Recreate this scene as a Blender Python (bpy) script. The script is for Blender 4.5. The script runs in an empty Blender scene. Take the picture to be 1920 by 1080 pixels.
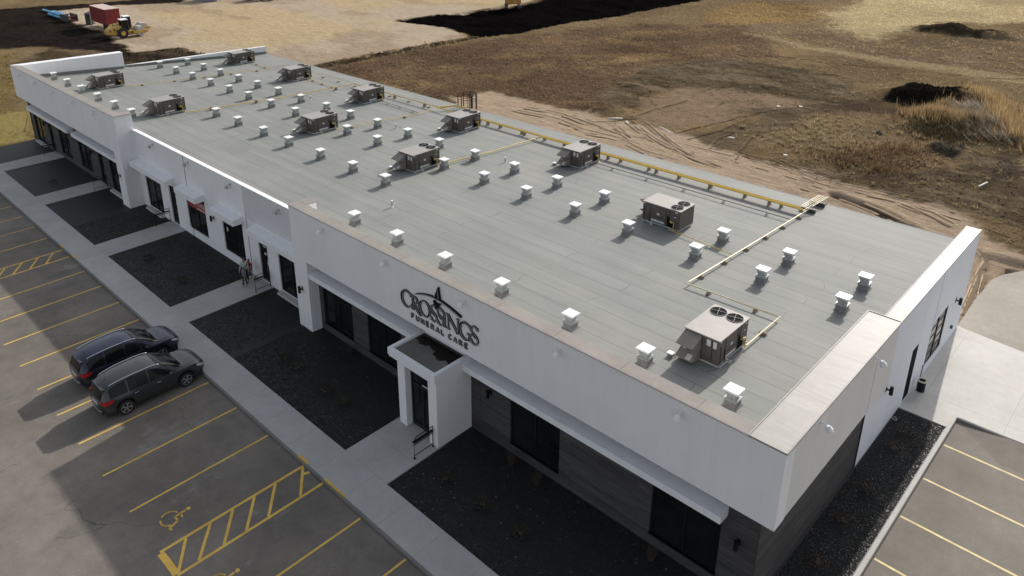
import bpy, bmesh, math, random
import numpy as np
from mathutils import Vector, Matrix
random.seed(7)
rng = np.random.default_rng(11)
scene = bpy.context.scene
COL = scene.collection
# ------------------------------------------------------------------ camera
CAMP = (6.268, -18.959, 23.004)
yaw, pitch, roll = 2.36773, -0.36128, -0.01588
fw = Vector((math.cos(pitch)*math.cos(yaw), math.cos(pitch)*math.sin(yaw), math.sin(pitch)))
r0 = Vector((math.sin(yaw), -math.cos(yaw), 0)); u0 = r0.cross(fw)
rt = math.cos(roll)*r0 + math.sin(roll)*u0; up = -math.sin(roll)*r0 + math.cos(roll)*u0
cam_d = bpy.data.cameras.new('camera'); cam = bpy.data.objects.new('camera', cam_d); COL.objects.link(cam)
m = Matrix((rt, up, -fw)).transposed().to_4x4(); m.translation = Vector(CAMP); cam.matrix_world = m
cam_d.sensor_width = 36; cam_d.lens = 1435.05/1920*36
cam_d.shift_x = (960-872.01)/1920; cam_d.shift_y = (313.7-540)/1920
cam_d.clip_start = .5; cam_d.clip_end = 6000
scene.camera = cam
scene.render.resolution_x = 1024; scene.render.resolution_y = 576
# ------------------------------------------------------------------ light
SUN = Vector((-0.285, 1.88, 1.0)).normalized()
w = bpy.data.worlds.new('World'); scene.world = w; w.use_nodes = True
nt = w.node_tree; nt.nodes.clear()
sky = nt.nodes.new('ShaderNodeTexSky'); sky.sky_type = 'NISHITA'; sky.sun_disc = False
sky.sun_elevation = math.asin(SUN.z); sky.sun_rotation = math.atan2(SUN.x, SUN.y)
sky.air_density = 1.0; sky.dust_density = 2.5; sky.ozone_density = 1.0
bg = nt.nodes.new('ShaderNodeBackground'); bg.inputs[1].default_value = 0.132
ow = nt.nodes.new('ShaderNodeOutputWorld')
hs = nt.nodes.new('ShaderNodeHueSaturation'); hs.inputs['Saturation'].default_value = .38
nt.links.new(sky.outputs[0], hs.inputs['Color']); nt.links.new(hs.outputs[0], bg.inputs[0]); nt.links.new(bg.outputs[0], ow.inputs[0])
sd = bpy.data.lights.new('sun', 'SUN'); sd.energy = 3.25; sd.angle = math.radians(.6); sd.color = (1, .94, .86)
so = bpy.data.objects.new('sun', sd); COL.objects.link(so); so.location = (0, 0, 60)
so.rotation_euler = (-SUN).to_track_quat('-Z', 'Y').to_euler()
scene.view_settings.view_transform = 'Standard'; scene.view_settings.look = 'None'
scene.view_settings.exposure = 0.4; scene.view_settings.gamma = 1
# ------------------------------------------------------------------ materials
def lin(c):
    return tuple((x/255/12.92 if x <= 10 else ((x/255+.055)/1.055)**2.4) for x in c)
class NT:
    def __init__(s, name):
        s.m = bpy.data.materials.new(name); s.m.use_nodes = True; s.t = s.m.node_tree
        s.b = s.t.nodes['Principled BSDF']
        s.tc = s.t.nodes.new('ShaderNodeTexCoord')
    def n(s, typ, **kw):
        x = s.t.nodes.new(typ)
        for k, v in kw.items():
            if k.startswith('i_'): x.inputs[k[2:]].default_value = v
            else: setattr(x, k, v)
        return x
    def l(s, a, b): s.t.links.new(a, b)
    def noise(s, scale, detail=4, rough=.55, stretch=None, src=None):
        x = s.n('ShaderNodeTexNoise'); x.inputs['Scale'].default_value = scale
        x.inputs['Detail'].default_value = detail; x.inputs['Roughness'].default_value = rough
        src = src or s.tc.outputs['Object']
        if stretch:
            mp = s.n('ShaderNodeMapping'); mp.inputs['Scale'].default_value = stretch; s.l(src, mp.inputs[0]); src = mp.outputs[0]
        s.l(src, x.inputs['Vector']); return x.outputs['Fac']
    def ramp(s, f, stops):
        x = s.n('ShaderNodeValToRGB'); e = x.color_ramp.elements
        while len(e) < len(stops): e.new(.5)
        for el, (p, c) in zip(e, stops):
            el.position = p; el.color = (*c, 1) if isinstance(c, tuple) else (c, c, c, 1)
        s.l(f, x.inputs[0]); return x.outputs[0]
    def mul(s, a, b, f=1.0):
        x = s.n('ShaderNodeMix', data_type='RGBA', blend_type='MULTIPLY'); x.inputs[0].default_value = f
        s.l(a, x.inputs[6]); s.l(b, x.inputs[7]); return x.outputs[2]
    def mix(s, a, b, f):
        x = s.n('ShaderNodeMix', data_type='RGBA')
        for v, i in ((a, 6), (b, 7), (f, 0)):
            if isinstance(v, tuple): x.inputs[i].default_value = (*v, 1)
            elif isinstance(v, (int, float)): x.inputs[i].default_value = v
            else: s.l(v, x.inputs[i])
        return x.outputs[2]
    def rgb(s, c):
        x = s.n('ShaderNodeRGB'); x.outputs[0].default_value = (*c, 1); return x.outputs[0]
    def math(s, op, a, b=0.):
        x = s.n('ShaderNodeMath', operation=op)
        for v, i in ((a, 0), (b, 1)):
            if isinstance(v, (int, float)): x.inputs[i].default_value = v
            else: s.l(v, x.inputs[i])
        return x.outputs[0]
    def bump(s, h, dist, strength=1., chain=None):
        x = s.n('ShaderNodeBump'); x.inputs['Strength'].default_value = strength; x.inputs['Distance'].default_value = dist
        s.l(h, x.inputs['Height'])
        if chain: s.l(chain, x.inputs['Normal'])
        s.l(x.outputs[0], s.b.inputs['Normal']); return x.outputs[0]
    def col(s, c): s.l(c, s.b.inputs['Base Color'])
    def set(s, rough=.7, metal=0, spec=.5):
        s.b.inputs['Roughness'].default_value = rough; s.b.inputs['Metallic'].default_value = metal
        s.b.inputs['Specular IOR Level'].default_value = spec; return s.m
def simple(name, c, rough=.6, metal=0, spec=.5, var=.12, vs=3., bump=0., bs=20., fine=None, drips=False):
    t = NT(name)
    f = t.noise(vs, 5, .6)
    lo = tuple(x*(1-var) for x in c); hi = tuple(min(1, x*(1+var)) for x in c)
    cc = t.ramp(f, [(.3, lo), (.7, hi)])
    if drips:
        cc = t.mul(cc, t.ramp(t.noise(1., 6, .7, (2.2, 2.2, .16)), [(.28, (.955, .95, .945)), (.5, (.99, .99, .99)), (.7, (1.015, 1.015, 1.015))]))
        cc = t.mul(cc, t.ramp(t.noise(14, 4, .8), [(.25, .95), (.75, 1.03)]))
    t.col(cc)
    if bump: t.bump(t.noise(bs, 4), bump)
    return t.set(rough, metal, spec)
M = {}
M['stucco'] = simple('white_stucco', (.79, .79, .795), .85, var=.04, vs=.4, bump=.004, bs=60, drips=True)
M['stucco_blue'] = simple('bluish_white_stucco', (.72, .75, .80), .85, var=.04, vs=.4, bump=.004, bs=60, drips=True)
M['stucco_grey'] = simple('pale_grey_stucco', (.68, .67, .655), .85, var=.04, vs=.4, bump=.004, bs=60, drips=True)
M['whitemetal'] = simple('white_painted_metal', (.80, .81, .83), .45, var=.05, vs=2)
M['black'] = simple('black_metal', (.010, .010, .011), .5, spec=.2, var=.1)
M['doorblack'] = simple('flat_black_door', (.008, .008, .010), .8, spec=.05, var=.1)
M['trimblack'] = simple('dark_frame', (.010, .010, .011), .4, var=.1)
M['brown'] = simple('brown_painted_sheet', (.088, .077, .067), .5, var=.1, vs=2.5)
M['browntop'] = simple('brown_sheet_top_glare', (.30, .28, .262), .55, var=.08, vs=1.5)  # same brown sheet, with sun glare on the top painted into its colour
M['hood'] = simple('brown_sheet_lit_hood', (.21, .185, .165), .5, var=.1, vs=2.5)  # brown sheet made lighter: light on the upward-facing hoods is in the colour
M['label'] = simple('pale_label', (.55, .55, .53), .6, var=.15, vs=25)
M['whitecap'] = simple('white_vent_cap', (.76, .77, .76), .5, var=.04, vs=4)
M['galv'] = simple('galvanised_sheet', (.36, .38, .375), .45, metal=.15, var=.12, vs=6)
M['curb'] = simple('grey_roof_curb', (.20, .20, .19), .9, var=.15, vs=8)
M['yellow'] = simple('yellow_gas_pipe', (.62, .44, .09), .4, var=.1, vs=4)
M['cream'] = simple('cream_gas_pipe', (.72, .64, .42), .38, var=.1, vs=4)
M['wood'] = simple('brown_pipe_block', (.28, .23, .17), .9, var=.2, vs=9)
M['rubber'] = simple('tyre_rubber', (.016, .016, .017), .85, var=.1)
M['chrome'] = simple('bright_trim', (.62, .63, .65), .18, metal=.9, var=.03)
M['alloy'] = simple('alloy_rim', (.48, .49, .51), .3, metal=.7, var=.05)
M['redlamp'] = simple('red_lamp', (.42, .015, .02), .2, var=.1)
M['headlamp'] = simple('clear_lamp', (.55, .57, .6), .1, var=.05)
M['red'] = simple('faded_red_paint', (.23, .028, .028), .6, var=.2, vs=1.2)
M['redtop'] = simple('dusty_pink_roof', (.50, .40, .36), .7, var=.1, vs=1)
M['catyellow'] = simple('machine_yellow', (.52, .33, .06), .55, var=.2, vs=1.5)
M['orange'] = simple('machine_orange', (.46, .22, .04), .55, var=.2, vs=1.5)
M['greydrum'] = simple('worn_steel_drum', (.48, .46, .45), .5, metal=.3, var=.12, vs=2)
M['bluepipe'] = simple('blue_plastic_pipe', (.10, .38, .62), .4, var=.15, vs=1)
M['steel_dark'] = simple('dark_steel', (.05, .05, .055), .6, var=.2)
M['paleblue'] = simple('pale_blue_sheet', (.36, .42, .54), .6, var=.08)
M['beige'] = simple('beige_stone_rim', (.55, .51, .44), .8, var=.1)
M['skin'] = simple('skin', (.42, .26, .19), .6, var=.05)
M['hair'] = simple('dark_hair', (.018, .013, .011), .6, var=.2)
M['palecloth'] = simple('pale_grey_cloth', (.34, .36, .35), .9, var=.1, vs=8)
M['greycloth'] = simple('grey_blue_cloth', (.13, .14, .17), .9, var=.12, vs=8)
M['redcloth'] = simple('crimson_cloth', (.33, .015, .045), .9, var=.1, vs=8)
M['darkcloth'] = simple('dark_cloth', (.02, .02, .026), .9, var=.1)
M['shoe'] = simple('pale_shoe', (.3, .3, .32), .7, var=.1)
M['whitepvc'] = simple('white_plastic_pipe', (.74, .74, .72), .5, var=.05)
M['poster'] = simple('teal_poster', (.03, .16, .18), .6, var=.5, vs=6)
M['banner'] = simple('red_banner', (.30, .03, .035), .7, var=.15, vs=3)
M['bannertext'] = simple('white_banner_print', (.62, .60, .60), .7, var=.05)
M['fan'] = simple('fan_black', (.006, .006, .007), .8, spec=.08, var=.1)
M['fanring'] = simple('fan_guard_steel', (.30, .29, .28), .45, metal=.3, var=.1)
M['litter'] = simple('pale_rubble', (.55, .52, .48), .9, var=.2, vs=3)
def glass_mat(name, c, rough=.06, spec=.5):
    t = NT(name); f = t.noise(.7, 3); t.col(t.ramp(f, [(.3, tuple(x*.6 for x in c)), (.7, tuple(x*1.4 for x in c))]))
    return t.set(rough, 0, spec)
M['glass'] = glass_mat('dark_window_glass', (.010, .013, .014), .1, .13)
M['glassclear'] = glass_mat('end_window_glass', (.03, .035, .035), .05, .7)
M['carglass'] = glass_mat('tinted_car_glass', (.006, .007, .008), .08, .25)
def carpaint(name, c):
    t = NT(name); f = t.noise(1.5, 3); t.col(t.ramp(f, [(.3, tuple(x*.9 for x in c)), (.7, tuple(x*1.1 for x in c))]))
    t.b.inputs['Coat Weight'].default_value = .6; t.b.inputs['Coat Roughness'].default_value = .06
    return t.set(.35, .45, .5)
M['car_grey'] = carpaint('dark_grey_car_paint', (.040, .046, .049))
M['car_navy'] = carpaint('navy_car_paint', (.018, .022, .045))
# roof membrane
t = NT('grey_roof_membrane')
mp = t.n('ShaderNodeMapping'); t.l(t.tc.outputs['Object'], mp.inputs[0])
wn = t.n('ShaderNodeTexNoise'); wn.inputs['Scale'].default_value = .5; t.l(mp.outputs[0], wn.inputs['Vector'])
va = t.n('ShaderNodeVectorMath', operation='MULTIPLY_ADD'); t.l(wn.outputs['Color'], va.inputs[0]); va.inputs[1].default_value = (1.5, .14, 0); t.l(mp.outputs[0], va.inputs[2])
br = t.n('ShaderNodeTexBrick'); t.l(va.outputs[0], br.inputs['Vector'])
br.offset = .37; br.inputs['Scale'].default_value = 1; br.inputs['Brick Width'].default_value = 9.7; br.inputs['Row Height'].default_value = .96
br.inputs['Mortar Size'].default_value = .02; br.inputs['Mortar Smooth'].default_value = .4
br.inputs['Color1'].default_value = (.94, .94, .94, 1); br.inputs['Color2'].default_value = (1, 1, 1, 1); br.inputs['Mortar'].default_value = (.45, .45, .44, 1)
seam = t.mix(br.outputs['Color'], (.97, .97, .97), t.ramp(t.noise(.35, 3, .6), [(.45, 0.), (.66, .75)]))
base = t.ramp(t.noise(.22, 6, .6), [(.3, (.188, .200, .192)), (.5, (.211, .220, .209)), (.72, (.240, .243, .228))])
st = t.ramp(t.noise(1., 5, .65, (.14, 1.5, 1)), [(.3, .88), (.7, 1.08)])
c = t.mul(t.mul(base, seam), st)
c = t.mul(c, t.ramp(t.noise(26, 3, .8), [(.3, .9), (.7, 1.08)]))
t.col(c); t.bump(t.noise(9, 5, .7), .006, .5, t.bump(br.outputs['Fac'], .01, -.6)); M['roof'] = t.set(.78, 0, .4)
# coping on the front parapet (mineral membrane)
t = NT('beige_coping')
base = t.ramp(t.noise(.6, 6, .65), [(.3, (.235, .215, .195)), (.7, (.31, .288, .262))])
br = t.n('ShaderNodeTexBrick'); mp = t.n('ShaderNodeMapping'); t.l(t.tc.outputs['Object'], mp.inputs[0]); t.l(mp.outputs[0], br.inputs['Vector'])
br.inputs['Brick Width'].default_value = 2.9; br.inputs['Row Height'].default_value = 40; br.inputs['Scale'].default_value = 1; br.inputs['Mortar Size'].default_value = .02; br.offset = 0
br.inputs['Color1'].default_value = (.93, .93, .93, 1); br.inputs['Color2'].default_value = (1, 1, 1, 1); br.inputs['Mortar'].default_value = (.7, .68, .66, 1)
t.col(t.mul(t.mul(base, br.outputs['Color']), t.ramp(t.noise(5, 5, .7), [(.3, .93), (.7, 1.05)]))); t.bump(t.noise(30, 3), .004); M['coping'] = t.set(.8, 0, .4)
# streaky white metal coping of the end walls
t = NT('white_metal_coping')
base = t.ramp(t.mix(t.noise(.9, 8, .7), t.noise(2.2, 8, .8, (.3, 2.2, 1)), .45), [(.3, (.20, .186, .174)), (.55, (.27, .256, .244)), (.75, (.36, .35, .338))])
br = t.n('ShaderNodeTexBrick'); mp = t.n('ShaderNodeMapping'); mp.inputs['Rotation'].default_value = (0, 0, math.pi/2); t.l(t.tc.outputs['Object'], mp.inputs[0]); t.l(mp.outputs[0], br.inputs['Vector'])
br.inputs['Brick Width'].default_value = 3.05; br.inputs['Row Height'].default_value = 40; br.inputs['Scale'].default_value = 1; br.inputs['Mortar Size'].default_value = .015; br.offset = 0
br.inputs['Color1'].default_value = (.93, .93, .93, 1); br.inputs['Color2'].default_value = (1, 1, 1, 1); br.inputs['Mortar'].default_value = (.6, .58, .55, 1)
t.col(t.mul(base, br.outputs['Color'])); t.bump(t.noise(1.2, 4, .6, (.3, 2., 1)), .012); M['endcoping'] = t.set(.55, 0, .4)
# dark plank siding
t = NT('dark_plank_siding')
sp = t.n('ShaderNodeSeparateXYZ'); t.l(t.tc.outputs['Object'], sp.inputs[0])
cx = t.n('ShaderNodeCombineXYZ'); t.l(t.math('ADD', sp.outputs[0], sp.outputs[1]), cx.inputs[0]); t.l(sp.outputs[2], cx.inputs[1])
br = t.n('ShaderNodeTexBrick'); t.l(cx.outputs[0], br.inputs['Vector'])
br.inputs['Brick Width'].default_value = 3.1; br.inputs['Row Height'].default_value = .165; br.inputs['Scale'].default_value = 1; br.inputs['Mortar Size'].default_value = .007; br.offset = .43
br.inputs['Color1'].default_value = (.60, .58, .57, 1); br.inputs['Color2'].default_value = (1, 1, 1, 1); br.inputs['Mortar'].default_value = (.25, .25, .25, 1); br.inputs['Bias'].default_value = .1
gr = t.ramp(t.noise(1., 6, .7, (.6, 16, 1), cx.outputs[0]), [(.3, (.046, .044, .047)), (.55, (.084, .080, .083)), (.75, (.135, .129, .132))])
t.col(t.mul(gr, br.outputs['Color'])); t.bump(br.outputs['Fac'], .006, -.7); M['siding'] = t.set(.7, 0, .4)
# painted brick pattern panel
t = NT('painted_brick_panel')
sp = t.n('ShaderNodeSeparateXYZ'); t.l(t.tc.outputs['Object'], sp.inputs[0]); cx = t.n('ShaderNodeCombineXYZ'); t.l(sp.outputs[0], cx.inputs[0]); t.l(sp.outputs[2], cx.inputs[1])
br = t.n('ShaderNodeTexBrick'); t.l(cx.outputs[0], br.inputs['Vector']); br.inputs['Brick Width'].default_value = .42; br.inputs['Row Height'].default_value = .15; br.inputs['Scale'].default_value = 1; br.inputs['Mortar Size'].default_value = .018
br.inputs['Color1'].default_value = (.62, .62, .63, 1); br.inputs['Color2'].default_value = (.66, .66, .67, 1); br.inputs['Mortar'].default_value = (.50, .50, .52, 1)
t.col(br.outputs['Color']); t.bump(br.outputs['Fac'], .015, -1); M['brick'] = t.set(.85)
# concrete
def concrete(name, a, b, joints=None, spots=True):
    t = NT(name)
    base = t.ramp(t.noise(.35, 7, .62), [(.28, a), (.72, b)])
    c = t.mul(base, t.ramp(t.noise(3.1, 6, .7), [(.25, .9), (.75, 1.06)]))
    c = t.mul(c, t.ramp(t.noise(60, 2, .8), [(.2, .88), (.8, 1.08)]))
    if joints:
        jx, jy, ox, oy = joints
        sp = t.n('ShaderNodeSeparateXYZ'); t.l(t.tc.outputs['Object'], sp.inputs[0])
        f = None
        for ax, per, off in ((0, jx, ox), (1, jy, oy)):
            if not per: continue
            v = t.math('ABSOLUTE', t.math('SUBTRACT', t.math('FRACT', t.math('DIVIDE', t.math('SUBTRACT', sp.outputs[ax], off+.5*per+1000*per*-1), per)), .5))
            g = t.math('LESS_THAN', v, .007/per)
            f = g if f is None else t.math('MAXIMUM', f, g)
        c = t.mix(c, tuple(x*.62 for x in a), f)
    t.col(c); t.bump(t.noise(25, 5, .7), .003); return t.set(.85, 0, .35)
M['sidewalk'] = concrete('sidewalk_concrete', (.37, .37, .36), (.47, .465, .45), (2.07, 0, -16.33, 0))
M['walk'] = concrete('entry_walk_concrete', (.36, .36, .35), (.46, .455, .44), (0, 1.55, 0, -2.75))
M['pad'] = concrete('pad_concrete', (.52, .50, .47), (.62, .60, .565), (3.25, 3.2, .0, 17.05))
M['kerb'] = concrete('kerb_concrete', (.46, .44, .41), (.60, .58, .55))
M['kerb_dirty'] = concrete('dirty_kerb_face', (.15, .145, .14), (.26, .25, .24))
# asphalt
t = NT('weathered_asphalt')
base = t.ramp(t.noise(.16, 8, .62), [(.28, (.116, .103, .090)), (.5, (.165, .147, .127)), (.74, (.236, .210, .178))])
c = t.mul(base, t.ramp(t.noise(1.1, 7, .72), [(.25, .78), (.5, 1.), (.8, 1.2)]))
c = t.mul(c, t.ramp(t.noise(14, 5, .85), [(.25, .74), (.75, 1.22)]))
wt = t.ramp(t.noise(.5, 8, .75, (1., .55, 1)), [(.58, 0.), (.72, .5)])
c = t.mix(c, (.34, .33, .31), wt)
dk = t.ramp(t.noise(.33, 6, .6, (1.7, .6, 1)), [(.58, 0.), (.72, .45)])
c = t.mix(c, (.085, .083, .080), dk)
ve = t.n('ShaderNodeTexVoronoi', feature='DISTANCE_TO_EDGE'); ve.inputs['Scale'].default_value = .16
wn = t.n('ShaderNodeTexNoise'); wn.inputs['Scale'].default_value = .9; wn.inputs['Detail'].default_value = 6; t.l(t.tc.outputs['Object'], wn.inputs['Vector'])
va = t.n('ShaderNodeVectorMath', operation='MULTIPLY_ADD'); t.l(wn.outputs['Color'], va.inputs[0]); va.inputs[1].default_value = (1.3, 1.3, 0); t.l(t.tc.outputs['Object'], va.inputs[2]); t.l(va.outputs[0], ve.inputs['Vector'])
cr = t.math('MULTIPLY', t.math('LESS_THAN', ve.outputs[0], .0012), t.ramp(t.noise(.2, 2), [(.52, 0.), (.56, 1.)]))
c = t.mix(c, (.07, .068, .064), cr)
t.col(c); t.bump(t.noise(40, 4, .8), .004); M['asphalt'] = t.set(.85, 0, .35)
t = NT('worn_drive_asphalt')
c = t.mul(t.ramp(t.noise(.25, 7, .62), [(.28, (.27, .245, .205)), (.72, (.37, .34, .295))]), t.ramp(t.noise(3, 6, .75), [(.25, .85), (.75, 1.1)]))
t.col(c); t.bump(t.noise(30, 4, .8), .004); M['drive'] = t.set(.9, 0, .3)
t = NT('pale_weathered_asphalt')
c = t.mul(t.ramp(t.noise(.3, 7, .62), [(.28, (.165, .147, .124)), (.5, (.205, .184, .156)), (.74, (.25, .228, .196))]), t.ramp(t.noise(1.5, 7, .75, (1, .6, 1)), [(.25, .86), (.75, 1.12)]))
c = t.mul(c, t.ramp(t.noise(14, 5, .85), [(.25, .80), (.75, 1.16)])); c = t.mix(c, (.42, .40, .36), t.ramp(t.noise(.8, 8, .8), [(.62, 0.), (.74, .5)])); c = t.mix(c, (.10, .09, .08), t.ramp(t.noise(.55, 5, .7, (.6, 1.3, 1)), [(.60, 0.), (.78, .4)]))
t.col(c); t.bump(t.noise(40, 4, .8), .004); M['asphalt_pale'] = t.set(.88, 0, .3)
M['paintpale'] = simple('sunlit_yellow_paint', (.74, .62, .34), .85, var=.2, vs=2.5, spec=.3)  # yellow line paint of the side lot, sunlight put into its paler colour
# yellow paint
t = NT('yellow_road_paint')
c = t.ramp(t.noise(.8, 6, .7), [(.25, (.50, .31, .06)), (.6, (.74, .48, .10)), (.8, (.78, .58, .20))])
c = t.mix(c, (.17, .165, .155), t.ramp(t.noise(9, 6, .8), [(.58, 0.), (.72, .6)]))
t.col(c); M['paint'] = t.set(.8, 0, .35)
# dark gravel
t = NT('black_gravel')
vo = t.n('ShaderNodeTexVoronoi'); vo.inputs['Scale'].default_value = 17; t.l(t.tc.outputs['Object'], vo.inputs['Vector'])
sp = t.n('ShaderNodeSeparateColor'); t.l(vo.outputs['Color'], sp.inputs[0])
c = t.ramp(sp.outputs[0], [(0, (.003, .0033, .0035)), (.6, (.009, .010, .010)), (.99, (.018, .019, .018)), (.9993, (.10, .10, .095))])
t.col(t.mul(c, t.ramp(t.noise(.7, 5, .6), [(.3, .8), (.7, 1.2)])))
t.bump(vo.outputs['Distance'], .035, -1.); M['gravel'] = t.set(.6, 0, .45)
M['stone'] = simple('loose_dark_stones', (.013, .014, .014), .65, var=.9, vs=30)
M['stonepale'] = simple('loose_pale_stones', (.42, .42, .40), .7, var=.3, vs=30)
# pond-stained porch roof
t = NT('porch_roof_membrane')
c = t.ramp(t.noise(.9, 6, .65), [(.3, (.12, .112, .100)), (.7, (.19, .178, .155))])
sp = t.n('ShaderNodeSeparateXYZ'); t.l(t.tc.outputs['Object'], sp.inputs[0])
pd = t.math('ADD', t.math('ADD', t.math('MULTIPLY', sp.outputs[1], 1.0), t.math('MULTIPLY', sp.outputs[0], .12)), t.math('MULTIPLY', t.noise(1.4, 5, .6), 1.3))
pm = t.ramp(pd, [(.0, 0.), (1., 0.)])
gt = t.math('GREATER_THAN', pd, -1.52)
c = t.mix(c, (.018, .015, .012), gt); t.col(c)
rr = t.math('SUBTRACT', .75, t.math('MULTIPLY', gt, .62)); t.l(rr, t.b.inputs['Roughness']); M['porchroof'] = t.m
# vertex-coloured ground and grass
t = NT('ground_soil_and_grass')
at = t.n('ShaderNodeAttribute'); at.attribute_name = 'Col'
a2 = t.n('ShaderNodeAttribute'); a2.attribute_name = 'Msk'
sm = t.n('ShaderNodeSeparateColor'); t.l(a2.outputs['Color'], sm.inputs[0])
c = t.mul(at.outputs['Color'], t.ramp(t.noise(.9, 8, .75), [(.25, .82), (.5, 1.02), (.78, 1.22)]))
c = t.mul(c, t.ramp(t.noise(6, 6, .8), [(.25, .58), (.5, 1.), (.75, 1.32)]))
stn = t.noise(1., 8, .72, (.30, 3.2, 1)); st = t.ramp(stn, [(.36, .66), (.52, 1.), (.7, 1.14)])
ms = t.n('ShaderNodeMix', data_type='RGBA'); t.l(sm.outputs[0], ms.inputs[0]); ms.inputs[6].default_value = (1, 1, 1, 1); t.l(st, ms.inputs[7])
c = t.mul(c, ms.outputs[2])
cl = t.noise(1.3, 8, .8); cr_ = t.ramp(cl, [(.38, .5), (.52, 1.0), (.7, 1.25)])
ms = t.n('ShaderNodeMix', data_type='RGBA'); t.l(sm.outputs[1], ms.inputs[0]); ms.inputs[6].default_value = (1, 1, 1, 1); t.l(cr_, ms.inputs[7])
c = t.mul(c, ms.outputs[2]); t.col(c)
b1 = t.bump(t.math('MULTIPLY', stn, sm.outputs[0]), .10, .8)
b2 = t.bump(t.math('MULTIPLY', cl, t.math('ADD', sm.outputs[1], .18)), .55, .9, b1)
t.bump(t.noise(9, 5, .8), .05, .7, b2); M['ground'] = t.set(1., 0, .0)
t = NT('dry_grass_blades'); at = t.n('ShaderNodeAttribute'); at.attribute_name = 'Col'; t.col(at.outputs['Color']); t.set(.9, 0, .05)
tr = t.n('ShaderNodeBsdfTranslucent'); t.l(at.outputs['Color'], tr.inputs[0]); mx = t.n('ShaderNodeMixShader'); mx.inputs[0].default_value = .45
t.l(t.b.outputs[0], mx.inputs[1]); t.l(tr.outputs[0], mx.inputs[2]); t.l(mx.outputs[0], t.t.nodes['Material Output'].inputs[0]); M['blade'] = t.m
t = NT('dark_soil_lumps'); at = t.n('ShaderNodeAttribute'); at.attribute_name = 'Col'; t.col(at.outputs['Color']); M['clod'] = t.set(1., 0, .0)
M['leaf'] = simple('dry_olive_leaves', (.030, .026, .010), .8, var=.4, vs=20)
M['leafbrown'] = simple('dry_brown_leaves', (.055, .038, .022), .8, var=.3, vs=20)
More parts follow.
